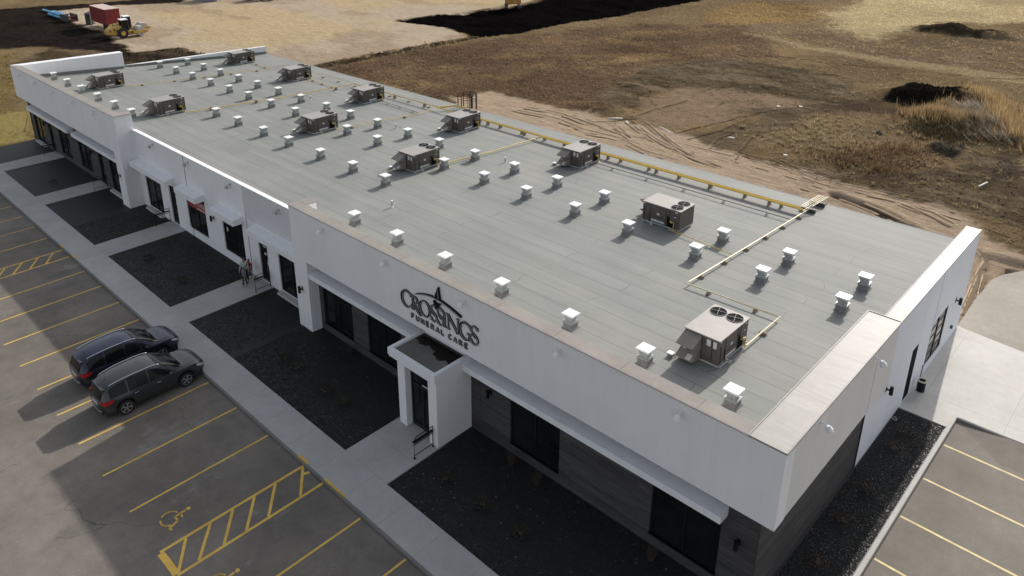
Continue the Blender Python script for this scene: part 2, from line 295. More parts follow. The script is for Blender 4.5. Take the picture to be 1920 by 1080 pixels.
# ------------------------------------------------------------------ mesh helpers
class MB:
    def __init__(s): s.v = []; s.f = []; s.mi = []
    def add(s, vs, fs, mi=0):
        o = len(s.v); s.v += [tuple(p) for p in vs]; s.f += [tuple(i+o for i in f) for f in fs]; s.mi += [mi]*len(fs); return s
    def box(s, x0, x1, y0, y1, z0, z1, mi=0):
        return s.add([(x0,y0,z0),(x1,y0,z0),(x1,y1,z0),(x0,y1,z0),(x0,y0,z1),(x1,y0,z1),(x1,y1,z1),(x0,y1,z1)],
                     [(0,3,2,1),(4,5,6,7),(0,1,5,4),(1,2,6,5),(2,3,7,6),(3,0,4,7)], mi)
    def prism(s, poly, z0, z1, mi=0):
        n = len(poly); g = lambda z, p: z(p) if callable(z) else z
        a = sum(poly[i][0]*poly[(i+1) % n][1]-poly[(i+1) % n][0]*poly[i][1] for i in range(n))
        if a < 0: poly = poly[::-1]
        vs = [(p[0], p[1], g(z0, p)) for p in poly]+[(p[0], p[1], g(z1, p)) for p in poly]
        return s.add(vs, [tuple(range(n))[::-1], tuple(range(n, 2*n))]+[(i, (i+1) % n, (i+1) % n+n, i+n) for i in range(n)], mi)
    def xprism(s, prof, x0, x1, mi=0):            # profile in (y, z), swept along x
        n = len(prof)
        return s.add([(x0, y, z) for y, z in prof]+[(x1, y, z) for y, z in prof],
                     [tuple(range(n)), tuple(range(n, 2*n))[::-1]]+[(i, i+n, (i+1) % n+n, (i+1) % n) for i in range(n)], mi)
    def yprism(s, prof, y0, y1, mi=0):
        n = len(prof)
        return s.add([(x, y0, z) for x, z in prof]+[(x, y1, z) for x, z in prof],
                     [tuple(range(n))[::-1], tuple(range(n, 2*n))]+[(i, (i+1) % n, (i+1) % n+n, i+n) for i in range(n)], mi)
    def tube(s, pts, r, n=8, mi=0, cap=True, radii=None):
        pts = [Vector(p) for p in pts]; rings = []; o = len(s.v)
        for i, p in enumerate(pts):
            d = (pts[min(i+1, len(pts)-1)]-pts[max(i-1, 0)]).normalized()
            a = d.cross(Vector((0, 0, 1)));
            if a.length < .05: a = d.cross(Vector((0, 1, 0)))
            a.normalize(); b = d.cross(a)
            rr = radii[i] if radii else r
            rings.append([p+a*math.cos(2*math.pi*k/n)*rr+b*math.sin(2*math.pi*k/n)*rr for k in range(n)])
        vs = [q for R_ in rings for q in R_]; fs = []
        for i in range(len(pts)-1):
            for k in range(n): fs.append((i*n+k, (i+1)*n+k, (i+1)*n+(k+1) % n, i*n+(k+1) % n))
        if cap: fs += [tuple(range(n)), tuple(range((len(pts)-1)*n, len(pts)*n))[::-1]]
        return s.add(vs, fs, mi)
    def disc(s, c, r, h, n=24, axis='z', mi=0, r2=None):
        c = Vector(c); r2 = r if r2 is None else r2
        ax = {'x': Vector((1,0,0)), 'y': Vector((0,1,0)), 'z': Vector((0,0,1))}[axis] if isinstance(axis, str) else Vector(axis).normalized()
        a = ax.orthogonal().normalized(); b = ax.cross(a); vs = []
        for rr, hh in ((r, 0), (r2, h)): vs += [c+ax*hh+a*math.cos(2*math.pi*k/n)*rr+b*math.sin(2*math.pi*k/n)*rr for k in range(n)]
        return s.add(vs, [tuple(range(n))[::-1], tuple(range(n, 2*n))]+[(k, (k+1) % n, (k+1) % n+n, k+n) for k in range(n)], mi)
    def ring(s, c, r1, r2, h, n=28, axis='z', mi=0):
        c = Vector(c); ax = {'x': Vector((1,0,0)), 'y': Vector((0,1,0)), 'z': Vector((0,0,1))}[axis]; a = ax.orthogonal().normalized(); b = ax.cross(a); vs = []
        for rr, hh in ((r1, 0), (r2, 0), (r2, h), (r1, h)): vs += [c+ax*hh+a*math.cos(2*math.pi*k/n)*rr+b*math.sin(2*math.pi*k/n)*rr for k in range(n)]
        fs = []
        for q in range(4):
            p = (q+1) % 4
            for k in range(n): fs.append((q*n+k, q*n+(k+1) % n, p*n+(k+1) % n, p*n+k))
        return s.add(vs, fs, mi)
    def build(s, name, mats, parent=None, smooth=False, bevel=0., loc=None):
        me = bpy.data.meshes.new(name); me.from_pydata([tuple(v) for v in s.v], [], s.f)
        if not isinstance(mats, (list, tuple)): mats = [mats]
        for mm in mats: me.materials.append(M[mm] if isinstance(mm, str) else mm)
        me.polygons.foreach_set('material_index', s.mi)
        if smooth: me.polygons.foreach_set('use_smooth', [True]*len(s.f))
        bm = bmesh.new(); bm.from_mesh(me); bmesh.ops.recalc_face_normals(bm, faces=bm.faces); bm.to_mesh(me); bm.free()
        o = bpy.data.objects.new(name, me); COL.objects.link(o)
        if parent: o.parent = parent
        if loc: o.location = loc
        if bevel:
            bv = o.modifiers.new('bevel', 'BEVEL'); bv.width = bevel; bv.segments = 2; bv.limit_method = 'ANGLE'
        if smooth == 'auto':
            me.shade_smooth() if False else None
        return o
def tag(o, label=None, cat=None, group=None, kind=None):
    if label: o['label'] = label
    if cat: o['category'] = cat
    if group: o['group'] = group
    if kind: o['kind'] = kind
    return o
def thing(name, label, cat, loc=(0,0,0), rz=0, group=None):
    o = bpy.data.objects.new(name, None); COL.objects.link(o); o.location = loc; o.rotation_euler = (0, 0, rz)
    o.empty_display_size = .3
    return tag(o, label, cat, group)
def dup(root, loc, label, rz=None, group=None):
    r = root.copy(); COL.objects.link(r); r.location = loc; r['label'] = label
    if rz is not None: r.rotation_euler = (0, 0, rz)
    if group: r['group'] = group
    def rec(src, par):
        for ch in list(src.children):
            c = ch.copy(); COL.objects.link(c); c.parent = par; rec(ch, c)
    rec(root, r); return r
def struct(mb, name, mat, kind='structure', **k):
    return tag(mb.build(name, mat, **k), kind=kind)
def wallpanel(mb, P, U, t, s0, s1, z0, z1, ops, mi=0, skew=None):
    """a wall slab standing on the line P + U*s, thickness t along T (into the wall), rectangular openings (a, b, za, zb)"""
    U = Vector(U); T = Vector(t)
    ss = sorted({s0, s1} | {v for o in ops for v in o[:2]}); zz = sorted({z0, z1} | {min(max(v, z0), z1) for o in ops for v in o[2:4]})
    inside = lambda s, z: any(o[0] < s < o[1] and o[2] < z < o[3] for o in ops)
    pt = lambda s, z, d: Vector(P)+U*s+T*d+Vector((0, 0, z))
    for i in range(len(ss)-1):
        for j in range(len(zz)-1):
            if inside((ss[i]+ss[i+1])/2, (zz[j]+zz[j+1])/2): continue
            for d in (0, 1): mb.add([pt(ss[i], zz[j], d), pt(ss[i+1], zz[j], d), pt(ss[i+1], zz[j+1], d), pt(ss[i], zz[j+1], d)], [(0, 1, 2, 3)], mi)
    def rim(a, b, za, zb):
        za = max(za, z0); zb = min(zb, z1)
        for (p, q) in (((a, za), (b, za)), ((b, za), (b, zb)), ((b, zb), (a, zb)), ((a, zb), (a, za))):
            mb.add([pt(*p, 0), pt(*q, 0), pt(*q, 1), pt(*p, 1)], [(0, 1, 2, 3)], mi)
    rim(s0, s1, z0, z1)
    for o in ops: rim(*o[:4])
# ------------------------------------------------------------------ the building
ROOF0, RSL = 6.046, (5.024-6.046)/(24.347-1.152)
def rz_(y): return ROOF0+RSL*(y-1.152)
def xfar(y): return -73.80+.166*y
bld = thing('commercial_building', 'long white single-storey commercial building with a pale grey flat roof', 'building', (0, 0, 0))
YB = 24.35
NW = [(-24.80, -22.20, .60, 3.30), (-20.93, -18.33, .60, 3.30), (-11.30, -8.68, .60, 3.30), (-4.50, -1.87, .60, 3.30)]      # near dark-sided wall
MWIN = [(-48.35, -45.75, .28, 3.40), (-41.67, -38.95, .63, 3.40), (-36.67, -34.05, .65, 3.40), (-30.05, -27.45, .28, 3.40)]
MDOOR = [(-44.40, -43.38, .17, 3.10), (-32.25, -31.27, .17, 3.10)]
FW = [(-72.10, -69.50, .28, 3.30), (-65.40, -62.80, .60, 3.30), (-60.60, -58.00, .60, 3.30), (-53.90, -51.30, .28, 3.30)]
FDOOR = [(-68.15, -67.15, .17, 3.10), (-56.20, -55.20, .17, 3.10)]
b = MB(); wallpanel(b, (0, .62, 0), (1, 0, 0), (0, .3, 0), -25.12, -.88, 0, 4.34, NW)
wallpanel(b, (-.60, 0, 0), (0, 1, 0), (-.28, 0, 0), .62, 9.80, 0, 4.42, []); b.build('plank_wall', 'siding', bld)
b = MB(); wallpanel(b, (0, .62, 0), (1, 0, 0), (0, .3, 0), -73.25, -50.5, 0, 4.34, FW+FDOOR); b.build('plank_wall', 'siding', bld)
# band, pillars and returns of the two tall ends
b = MB(); b.box(-26.35, 0, 0, .66, 4.34, 7.25); b.box(-26.35, -25.12, 0, .62, 0, 4.34); b.box(-26.35, -25.61, .66, 1.25, 4.34, 7.25)
b.box(-26.35, -25.12, .62, 1.15, 0, 4.34)
b.build('facade_band', 'stucco', bld)
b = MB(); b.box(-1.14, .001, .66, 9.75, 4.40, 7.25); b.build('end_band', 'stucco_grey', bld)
b = MB(); b.prism([(xfar(0), 0), (-49.25, 0), (-49.25, .66), (xfar(.66)+.85, .66)], 4.34, 7.25)
b.box(-50.5, -49.25, 0, 1.15, 0, 4.34); b.box(-49.97, -49.25, .66, 1.25, 4.34, 7.25)
b.prism([(xfar(0), 0), (xfar(.66)+.85, .66), (xfar(9.5)+.85, 9.5), (xfar(9.5), 9.5)], 4.34, 7.25)
b.prism([(xfar(.6)+.55, .62), (xfar(9.5)+.55, 9.5), (xfar(9.5)+.8, 9.5), (xfar(.6)+.8, .62)], 0, 4.34)
b.build('facade_band', 'stucco', bld)
# low end walls
EO = [(18.30, 20.86, .66, 3.02), (15.50, 16.38, .17, 2.95)]
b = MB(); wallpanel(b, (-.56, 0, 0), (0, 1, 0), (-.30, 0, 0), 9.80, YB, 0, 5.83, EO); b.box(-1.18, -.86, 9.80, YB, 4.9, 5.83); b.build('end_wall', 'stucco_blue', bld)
b = MB(); b.prism([(xfar(9.5), 9.5), (xfar(YB), YB), (xfar(YB)+.32, YB), (xfar(9.5)+.32, 9.5)], 0, 5.80); b.build('end_wall', 'whitemetal', bld)
b = MB(); b.box(xfar(YB)+.32, -1.18, YB-.3, YB, 0, rz_(YB)-.12); b.build('rear_wall', 'stucco', bld)
# recessed white middle bay
b = MB(); wallpanel(b, (0, 1.15, 0), (1, 0, 0), (0, .3, 0), -49.25, -26.35, 0, 6.04, MWIN+MDOOR); b.build('middle_wall', 'stucco', bld)
b = MB(); b.box(-33.38, -26.353, 1.128, 1.148, 3.95, 6.03); b.build('brick_panel', 'brick', bld)
b = MB()
for x in (-33.38, -41.2): MB().box(x-.006, x+.006, 1.125, 1.149, .15, 6.03).build('panel_joint', 'steel_dark', bld)
MB().box(-.562, -.555, 18.4, 18.42, .15, 5.7).build('panel_joint', 'steel_dark', bld); MB().box(-.6, -.55, 9.79, 9.82, 0, 4.38).build('panel_joint', 'steel_dark', bld)
for x in (-8.75, -17.6, -57.9, -66.2): MB().box(x-.006, x+.006, -.002, 0, 4.36, 7.2).build('panel_joint', 'whitemetal', bld)
MB().box(0, .004, 7.592, 7.608, 4.42, 7.2).build('panel_joint', 'steel_dark', bld)
# roof
b = MB(); topz = lambda p: rz_(p[1]); botz = lambda p: rz_(p[1])-.3
b.prism([(-1.14, .66), (-1.14, 9.75), (-1.18, 9.80), (-1.18, YB+.08), (xfar(YB)+.32, YB+.08), (xfar(9.5)+.32, 9.5), (xfar(9.5)+.85, 9.5), (xfar(.66)+.85, .66), (-49.97, .66), (-49.97, 1.25), (-49.25, 1.25), (-49.25, 1.45), (-26.35, 1.45), (-26.35, 1.25), (-25.61, 1.25), (-25.61, .66)], botz, topz)
b.build('roof_deck', 'roof', bld)
b = MB(); b.xprism([(YB-.02, rz_(YB)+.004), (YB+.12, rz_(YB)+.0), (YB+.12, rz_(YB)-.22), (YB+.1, rz_(YB)-.22), (YB+.1, rz_(YB)-.02), (YB-.02, rz_(YB)-.01)], xfar(YB)+.1, -1.0); b.build('drip_edge', 'curb', bld)
b = MB(); b.box(-49.24, -26.36, 1.10, 1.30, 6.04, 6.09); b.build('gravel_stop', 'whitemetal', bld)
b = MB(); b.box(-26.39, -1.17, -.035, .66, 7.25, 7.285); b.box(-26.39, -25.57, .66, 1.29, 7.25, 7.285); b.build('parapet_coping', 'coping', bld, bevel=.01)
b = MB(); b.box(-1.17, .035, -.035, 9.78, 7.25, 7.29); b.box(-1.2, .035, -.035, -.01, 7.29, 7.31); b.box(.0, .035, -.01, 9.78, 7.29, 7.312); b.box(-1.17, -1.135, -.01, 9.78, 7.29, 7.312); b.box(-1.135, 0, 9.745, 9.78, 7.29, 7.312)
b.build('end_coping', 'endcoping', bld)
b = MB(); b.box(-1.21, -.53, 9.79, YB+.03, 5.83, 5.87); b.box(-.56, -.53, 9.79, YB+.03, 5.87, 5.892); b.box(-1.21, -1.18, 9.79, YB+.03, 5.87, 5.892); b.build('end_coping', 'endcoping', bld)
b = MB(); b.prism([(xfar(0)-.03, -.03), (-49.21, -.03), (-49.21, .66), (xfar(.66)+.88, .66)], 7.25, 7.285); b.box(-50.0, -49.21, .66, 1.29, 7.25, 7.285); b.build('parapet_coping', 'coping', bld)
b = MB(); b.prism([(xfar(0)-.03, -.03), (xfar(.66)+.88, .66), (xfar(9.5)+.88, 9.53), (xfar(9.5)-.03, 9.53)], 7.253, 7.29); b.prism([(xfar(9.5)-.03, 9.53), (xfar(YB)-.03, YB+.03), (xfar(YB)+.35, YB+.03), (xfar(9.5)+.35, 9.53)], 5.80, 5.84); b.build('end_coping', 'whitemetal', bld)
b = MB(); fz0 = lambda p: rz_(p[1])-.02; fz1 = lambda p: rz_(p[1])+.24
b.prism([(xfar(.7)+.85, .7), (xfar(9.45)+.85, 9.45), (xfar(9.45)+.88, 9.45), (xfar(.7)+.88, .7)], fz0, fz1); b.prism([(xfar(9.55)+.32, 9.55), (xfar(YB)+.32, YB), (xfar(YB)+.35, YB), (xfar(9.55)+.35, 9.55)], fz0, fz1); b.build('base_flashing', 'curb', bld)
# canopies
def canopy(x0, x1, yw, zb, zt, d, zfb, zft, depthz=0):
    b = MB(); b.xprism([(yw, zb), (yw-d, zfb), (yw-d, zft), (yw, zt)], x0, x1); b.xprism([(yw-d-.02, zft-.10), (yw-d, zft-.10), (yw-d, zft+.012), (yw-d-.02, zft+.012)], x0-.01, x1+.01); b.build('canopy', 'whitemetal', bld)
canopy(-25.11, -16.12, .62, 3.34, 3.72, .54, 3.34, 3.64); canopy(-13.58, -1.70, .62, 3.34, 3.72, .54, 3.34, 3.64)
canopy(-71.9, -61.25, .62, 3.34, 3.72, .54, 3.34, 3.64); canopy(-60.2, -50.51, .62, 3.34, 3.72, .54, 3.34, 3.64)
for x0, x1 in ((-49.2, -43.22), (-41.78, -38.80), (-36.80, -33.82), (-32.27, -26.36)): canopy(x0, x1, 1.15, 3.42, 3.87, .70, 3.42, 3.76)
# windows and doors
def window(op, y, rows=3, cols=2, sill=True):
    a, c, z0, z1 = op; b = MB(); f = .055; yo, yi = y+.07, y+.15
    b.box(a, a+f, yo, yi, z0, z1); b.box(c-f, c, yo, yi, z0, z1); b.box(a+f, c-f, yo, yi, z0, z0+f); b.box(a+f, c-f, yo, yi, z1-f, z1)
    for k in range(1, cols): x = a+(c-a)*k/cols; b.box(x-.035, x+.035, yo, yi, z0+f, z1-f)
    for r in range(1, rows):
        z = z0+(z1-z0)*r/rows
        for k in range(cols):
            xa = a+(c-a)*k/cols+(.035 if k else f); xb = a+(c-a)*(k+1)/cols-(.035 if k < cols-1 else f)
            b.box(xa, xb, yo+.02, yi, z-.02, z+.02)
    w_ = b.build('window', 'trimblack', bld)
    b = MB(); b.box(a+.01, c-.01, y+.12, y+.13, z0+.01, z1-.01); b.build('pane', 'glass', w_)
    if sill: b = MB(); b.box(a-.0, c+.0, y-.03, y+.07, z0-.05, z0); b.build('sill', 'trimblack', w_)
    return w_
for o in NW: window(o, .62)
for i, o in enumerate(FW): window(o, .62)
wins = [window(o, 1.15, sill=False) for o in MWIN]
def door(op, y, glass=True):
    a, c, z0, z1 = op; b = MB(); f = .07; yo, yi = y+.08, y+.16
    b.box(a, a+f, yo, yi, z0, z1); b.box(c-f, c, yo, yi, z0, z1); b.box(a+f, c-f, yo, yi, z1-f, z1); b.box(a+f, c-f, yo, yi, z0, z0+.2); b.box(a+f, c-f, yo, yi, 2.3, 2.37)
    b.box(a+f, a+f+.06, yo+.01, yi, z0+.2, 2.3); b.box(c-f-.06, c-f, yo+.01, yi, z0+.2, 2.3)
    d = b.build('door', 'trimblack', bld); b = MB(); b.box(a+f, c-f, y+.13, y+.14, z0+.1, z1-f); b.build('pane', 'glass', d)
    b = MB(); b.tube([(c-.2, yo-.06, 1.0), (c-.2, yo-.06, 1.35)], .015); b.box(c-.21, c-.19, yo-.06, yo, 1.02, 1.05); b.box(c-.21, c-.19, yo-.06, yo, 1.30, 1.33); b.build('handle', 'chrome', d)
    return d
doors = [door(o, 1.15) for o in MDOOR]+[door(o, .62) for o in FDOOR]
def mark(par, y, items, mat='label', name='notice'):
    for x0, x1, z0, z1 in items: MB().box(x0, x1, y-.004, y, z0, z1).build(name, mat, par)
mark(doors[1], 1.275, [(-31.95, -31.6, 2.45, 2.52), (-31.85, -31.62, 1.95, 2.1), (-31.55, -31.45, 1.2, 1.7), (-31.62, -31.57, 1.35, 1.5)])
mark(doors[0], 1.275, [(-43.75, -43.65, 1.7, 1.8)])
mark(wins[3], 1.265, [(-28.55, -27.6, 2.4, 3.0)], 'poster', 'poster')
mark(wins[2], 1.265, [(-36.4, -36.2, 2.05, 2.3)], 'label', 'notice')
mark(wins[0], 1.265, [(-47.2, -46.95, 1.7, 1.95), (-46.7, -46.45, 1.5, 1.75)], 'steel_dark', 'notice')
# end wall window and door (facing +x)
b = MB(); x0, x1 = -.63, -.575
a, c, z0, z1 = EO[0]; f = .06
b.box(x0, x1, a, a+f, z0, z1); b.box(x0, x1, c-f, c, z0, z1); b.box(x0, x1, a+f, c-f, z0, z0+f); b.box(x0, x1, a+f, c-f, z1-f, z1)
ym = (a+c)/2; b.box(x0, x1, ym-.04, ym+.04, z0+f, z1-f)
for r in range(1, 5):
    z = z0+(z1-z0)*r/5; b.box(x0, x1-.01, a+f, ym-.04, z-.025, z+.025); b.box(x0, x1-.01, ym+.04, c-f, z-.025, z+.025)
ww = b.build('window', 'trimblack', bld); b = MB(); b.box(-.62, -.61, a+.01, c-.01, z0+.01, z1-.01); b.build('pane', 'glassclear', ww)
a, c, z0, z1 = EO[1]
b = MB(); b.box(-.66, -.57, a, c, z0, z1); dd = b.build('door', 'doorblack', bld); b = MB(); b.tube([(-.58, c-.12, 1.05), (-.52, c-.12, 1.05), (-.52, c-.25, 1.05)], .015); b.build('handle', 'chrome', dd)
b = MB(); b.box(-.56, -.46, 22.4, 22.55, .95, 1.1); b.build('wall_socket', 'steel_dark', bld)
b = MB(); b.tube([(-.53, 18.05, .15), (-.53, 18.05, .9), (-.6, 18.05, .92)], .018); b.build('downpipe', 'steel_dark', bld)
# stoops below the floor-length windows
for x0, x1, yy in ((-48.35, -45.75, 1.15), (-30.05, -27.45, 1.15), (-72.1, -69.5, .62), (-53.9, -51.3, .62)): MB().box(x0, x1, yy-.32, yy+.02, .0, .26).build('window_stoop', 'kerb', bld)
# porch with recessed door
b = MB(); PX0, PX1, PY = -16.10, -13.60, -1.43
wallpanel(b, (0, PY, 0), (1, 0, 0), (0, .35, 0), PX0, PX1, 0, 3.6, [(-15.62, -14.12, 0, 3.32)])
b.box(PX0, PX0+.2, PY+.35, .615, 0, 3.6); b.box(PX1-.2, PX1, PY+.35, .615, 0, 3.6)
po = b.build('porch', 'stucco', bld)
b = MB(); b.box(-16.55, -13.52, -1.58, -1.40, 3.6, 3.93); b.box(-16.55, -16.37, -1.40, .61, 3.6, 3.93); b.box(-13.70, -13.52, -1.40, .61, 3.6, 3.93); b.box(-16.37, -13.70, .45, .61, 3.6, 3.93)
b.box(-16.52, -13.55, -1.55, -1.4, 3.50, 3.6)
b.build('fascia', 'whitemetal', po, bevel=.008)
b = MB(); b.box(-16.37, -13.70, -1.40, .45, 3.62, 3.80); b.build('porch_roof', 'porchroof', po)
b = MB(); f = .07; yo, yi = -1.10, -1.02; a, c, z0, z1 = -15.62, -14.12, .16, 3.32
for q in ((a, a+f, z0, z1), (c-f, c, z0, z1), (a+f, c-f, z1-f, z1), (a+f, c-f, 2.35, 2.45), (a+f, c-f, z0, z0+.2), (-14.92, -14.82, z0+.2, 2.35)): b.box(q[0], q[1], yo, yi, q[2], q[3])
dr = b.build('door', 'trimblack', po)
b = MB(); b.box(-14.92-.02, -14.92, yo-.08, yo-.05, 1.0, 1.3); b.box(-14.82, -14.80, yo-.08, yo-.05, 1.0, 1.3); b.build('door_handle', 'steel_dark', po)
b = MB(); b.box(a+f, c-f, -1.06, -1.05, z0+.1, z1-f); b.build('door_glass', 'glass', po)
b = MB(); b.box(-14.85, -14.5, -1.115, -1.103, 2.52, 2.58); b.build('number_strip', 'label', po)
# wall lights
def sconce(x, y, z, ax):
    b = MB(); o = {'y': (0, -1), 'x': (1, 0)}[ax]; cx, cy = x+o[0]*.2, y+o[1]*.2
    b.disc((cx, cy, z-.19), .075, .38, 14); b.box(min(x, cx), max(x, cx)+.001, min(y, cy)-.03*(ax == 'x'), max(y, cy)+.03*(ax == 'x'), z-.03, z+.03) if ax == 'x' else b.box(x-.03, x+.03, cy, y, z-.03, z+.03)
    b.box(x-.06, x+.06, y-.02, y, z-.12, z+.12) if ax == 'y' else b.box(x, x+.02, y-.06, y+.06, z-.12, z+.12)
    b.build('wall_light', 'black', bld, bevel=.004)
for x, y in ((-25.75, 0), (-12.42, .62), (-1.23, .62), (-50.05, 0), (-37.8, 1.15), (-69.3+.6, .62), (-57.2, .62)): sconce(x, y, 2.55, 'y')
for y in (12.25, 22.3): sconce(-.56, y, 2.66, 'x')
def flood(x, y, z, ax, mat):
    o = Vector((0, -1, 0)) if ax == 'y' else Vector((1, 0, 0)); p = Vector((x, y, z)); b = MB()
    b.disc(p, .06, .05, 12, axis=o); b.tube([p+o*.04, p+o*.14, p+o*.2+Vector((0, 0, -.05))], .022, 8)
    h = (o*.45+Vector((0, 0, -1))).normalized(); q = p+o*.22+Vector((0, 0, -.02))
    b.disc(q, .06, .12, 14, axis=h, r2=.12); b.disc(q+h*.12, .12, .09, 14, axis=h, r2=.125); b.build('floodlight', mat, bld)
for x in (-23.22, -18.28, -13.28, -8.31, -3.36, -70.8, -66.7, -62.05, -57.5, -53.0): flood(x, 0, 6.95, 'y', 'whitecap')
for y in (2.55, 7.3): flood(0, y, 6.93, 'x', 'whitecap')
for x in (-45.86, -40.47, -34.87, -29.31): flood(x, 1.15, 5.72 if x else 0, 'y', 'galv')
# ------------------------------------------------------------------ lettering
def stroke(mb, pts, wd, y0, y1, mi=0):
    """flat extruded stroke: pts (x, z[, width]) in the wall plane"""
    P = [Vector((p[0], p[1])) for p in pts]; W = [(p[2] if len(p) > 2 else wd) for p in pts]; L = []; R = []
    for i, p in enumerate(P):
        d = (P[min(i+1, len(P)-1)]-P[max(i-1, 0)]).normalized(); nrm = Vector((-d.y, d.x))*W[i]/2
        L.append(p+nrm); R.append(p-nrm)
    n = len(P)
    vs = [(q.x, y, q.y) for y in (y0, y1) for q in L+R]; fs = []
    for i in range(n-1):
        fs += [(i, i+1, n+i+1, n+i), (2*n+i, 3*n+i, 3*n+i+1, 2*n+i+1), (i, 2*n+i, 2*n+i+1, i+1), (n+i, n+i+1, 3*n+i+1, 3*n+i)]
    fs += [(0, n, 3*n, 2*n), (n-1, 3*n-1, 4*n-1, 2*n-1)]
    mb.add(vs, fs, mi)
def arc(cx, cz, rx, rz, a0, a1, n=14, w0=.05, w1=None, wm=None):
    out = []
    for i in range(n+1):
        u_ = i/n; a = math.radians(a0+(a1-a0)*u_); w_ = w0
        if wm is not None: w_ = w0+(wm-w0)*math.sin(math.pi*u_)
        out.append((cx+rx*math.cos(a), cz+rz*math.sin(a), w_))
    return out
def glyph(ch, x, z, w, h):
    """serif capitals as strokes in a box x..x+w, z..z+h"""
    T, t = .125*h, .042*h; S = []
    X = lambda u: x+w*u; Zz = lambda v: z+h*v; ser = lambda u, v, l=.16: S.append([(X(u)-l*h*.5, Zz(v), t), (X(u)+l*h*.5, Zz(v), t)])
    if ch == 'I': S.append([(X(.5), Zz(0), T), (X(.5), Zz(1), T)]); ser(.5, .02, .34); ser(.5, .98, .34)
    if ch == 'C' or ch == 'G':
        S.append(arc(X(.55), Zz(.5), w*.5, h*.5, 40, 320, 22, t, wm=T*1.15)); S.append([(X(.92), Zz(.74), t), (X(.93), Zz(.98), t)])
        if ch == 'G': S.append([(X(.88), Zz(.06), T*.9), (X(.88), Zz(.42), T*.9)]); ser(.84, .42, .3)
        else: S.append([(X(.9), Zz(.2), t), (X(.98), Zz(.28), t)])
    if ch == 'O': S.append(arc(X(.5), Zz(.5), w*.46, h*.48, 90, 270, 16, t, wm=T*1.15)); S.append(arc(X(.5), Zz(.5), w*.46, h*.48, -90, 90, 16, t, wm=T*1.15))
    if ch == 'S':
        S.append(arc(X(.5), Zz(.74), w*.38, h*.24, 30, 220, 12, t, wm=t*1.6)+[(X(.3), Zz(.56), T), (X(.5), Zz(.49), T*1.1), (X(.72), Zz(.42), T)]+arc(X(.5), Zz(.26), w*.40, h*.25, 35, -150, 12, t*1.4, wm=t*1.5))
        S.append([(X(.86), Zz(.80), t), (X(.88), Zz(.97), t)]); S.append([(X(.1), Zz(.03), t), (X(.12), Zz(.22), t)])
    if ch == 'N': S.append([(X(.12), Zz(0), t), (X(.12), Zz(1), t)]); S.append([(X(.1), Zz(1), T), (X(.88), Zz(0), T)]); S.append([(X(.88), Zz(0), t), (X(.88), Zz(1), t)]); ser(.12, .02, .24); ser(.88, .98, .24); ser(.05, .98, .16)
    if ch == 'R': S.append([(X(.2), Zz(0), T), (X(.2), Zz(1), T)]); S.append([(X(.2), Zz(.98), t)]+arc(X(.45), Zz(.74), w*.34, h*.24, 90, -90, 12, t, wm=T)+[(X(.2), Zz(.5), t)]); S.append([(X(.42), Zz(.5), T*.8), (X(.8), Zz(.02), T), (X(1.2), Zz(-.22), t)]); ser(.2, .02, .28); ser(.15, .98, .2)
    return S
def plain(ch, x, z, w, h):
    X = lambda u: x+w*u; Zz = lambda v: z+h*v; D = {
     'F': [[(0, 0), (0, 1)], [(0, .95), (.9, .95)], [(0, .52), (.7, .52)]], 'U': [[(0, 1), (0, .3), (.2, .05), (.6, .05), (.85, .3), (.85, 1)]],
     'N': [[(0, 0), (0, 1)], [(0, 1), (.85, 0)], [(.85, 0), (.85, 1)]], 'E': [[(0, 0), (0, 1)], [(0, .95), (.85, .95)], [(0, .5), (.7, .5)], [(0, .05), (.85, .05)]],
     'R': [[(0, 0), (0, 1)], [(0, .95), (.6, .95), (.8, .75), (.6, .5), (0, .5)], [(.45, .5), (.9, 0)]], 'A': [[(-.05, 0), (.45, 1)], [(.45, 1), (.95, 0)], [(.15, .33), (.75, .33)]],
     'L': [[(0, 1), (0, 0)], [(0, .05), (.8, .05)]], 'C': [[(.85, .8), (.6, .97), (.25, .9), (.02, .6), (.02, .38), (.25, .1), (.6, .03), (.85, .2)]],
     'S': [[(.85, .82), (.5, .97), (.1, .85), (.1, .62), (.8, .38), (.85, .15), (.45, .03), (0, .15)]], 'O': [[(.42, 1), (.05, .75), (.05, .25), (.42, 0), (.8, .25), (.8, .75), (.42, 1)]]}
    return [[(X(u), Zz(v)) for u, v in s] for s in D.get(ch, [])]
sign = thing('wall_sign', 'black and white raised sign reading CROSSINGS FUNERAL CARE above the porch', 'sign', (0, 0, 0))
WORD = [('C', -17.31, 5.14, .70, .80), ('R', -16.62, 5.17, .50, .70), ('O', -16.10, 5.13, .72, .78), ('S', -15.36, 5.13, .42, .83), ('S', -14.95, 5.13, .42, .83), ('I', -14.62, 5.16, .26, .70), ('N', -14.34, 5.16, .76, .72), ('G', -13.60, 5.11, .70, .80), ('S', -12.94, 5.10, .48, .88)]
def sunk(S, dw): return [[(p[0], p[1], (p[2] if len(p) > 2 else .05)+dw) for p in s] for s in S]
for ch, x, z, w_, h in WORD:
    S = glyph(ch, x, z, w_, h); b = MB()
    for s in sunk(S, .022): stroke(b, s, .05, -.003, -.07)
    L_ = b.build('letter', 'black', sign); b = MB()
    for s in sunk(S, .016): stroke(b, s, .05, -.07, -.078)
    b.build('letter_edge', 'label', L_); b = MB()
    for s in sunk(S, -.014): stroke(b, s, .05, -.078, -.084)
    b.build('letter_face', 'black', L_)
x = -16.68
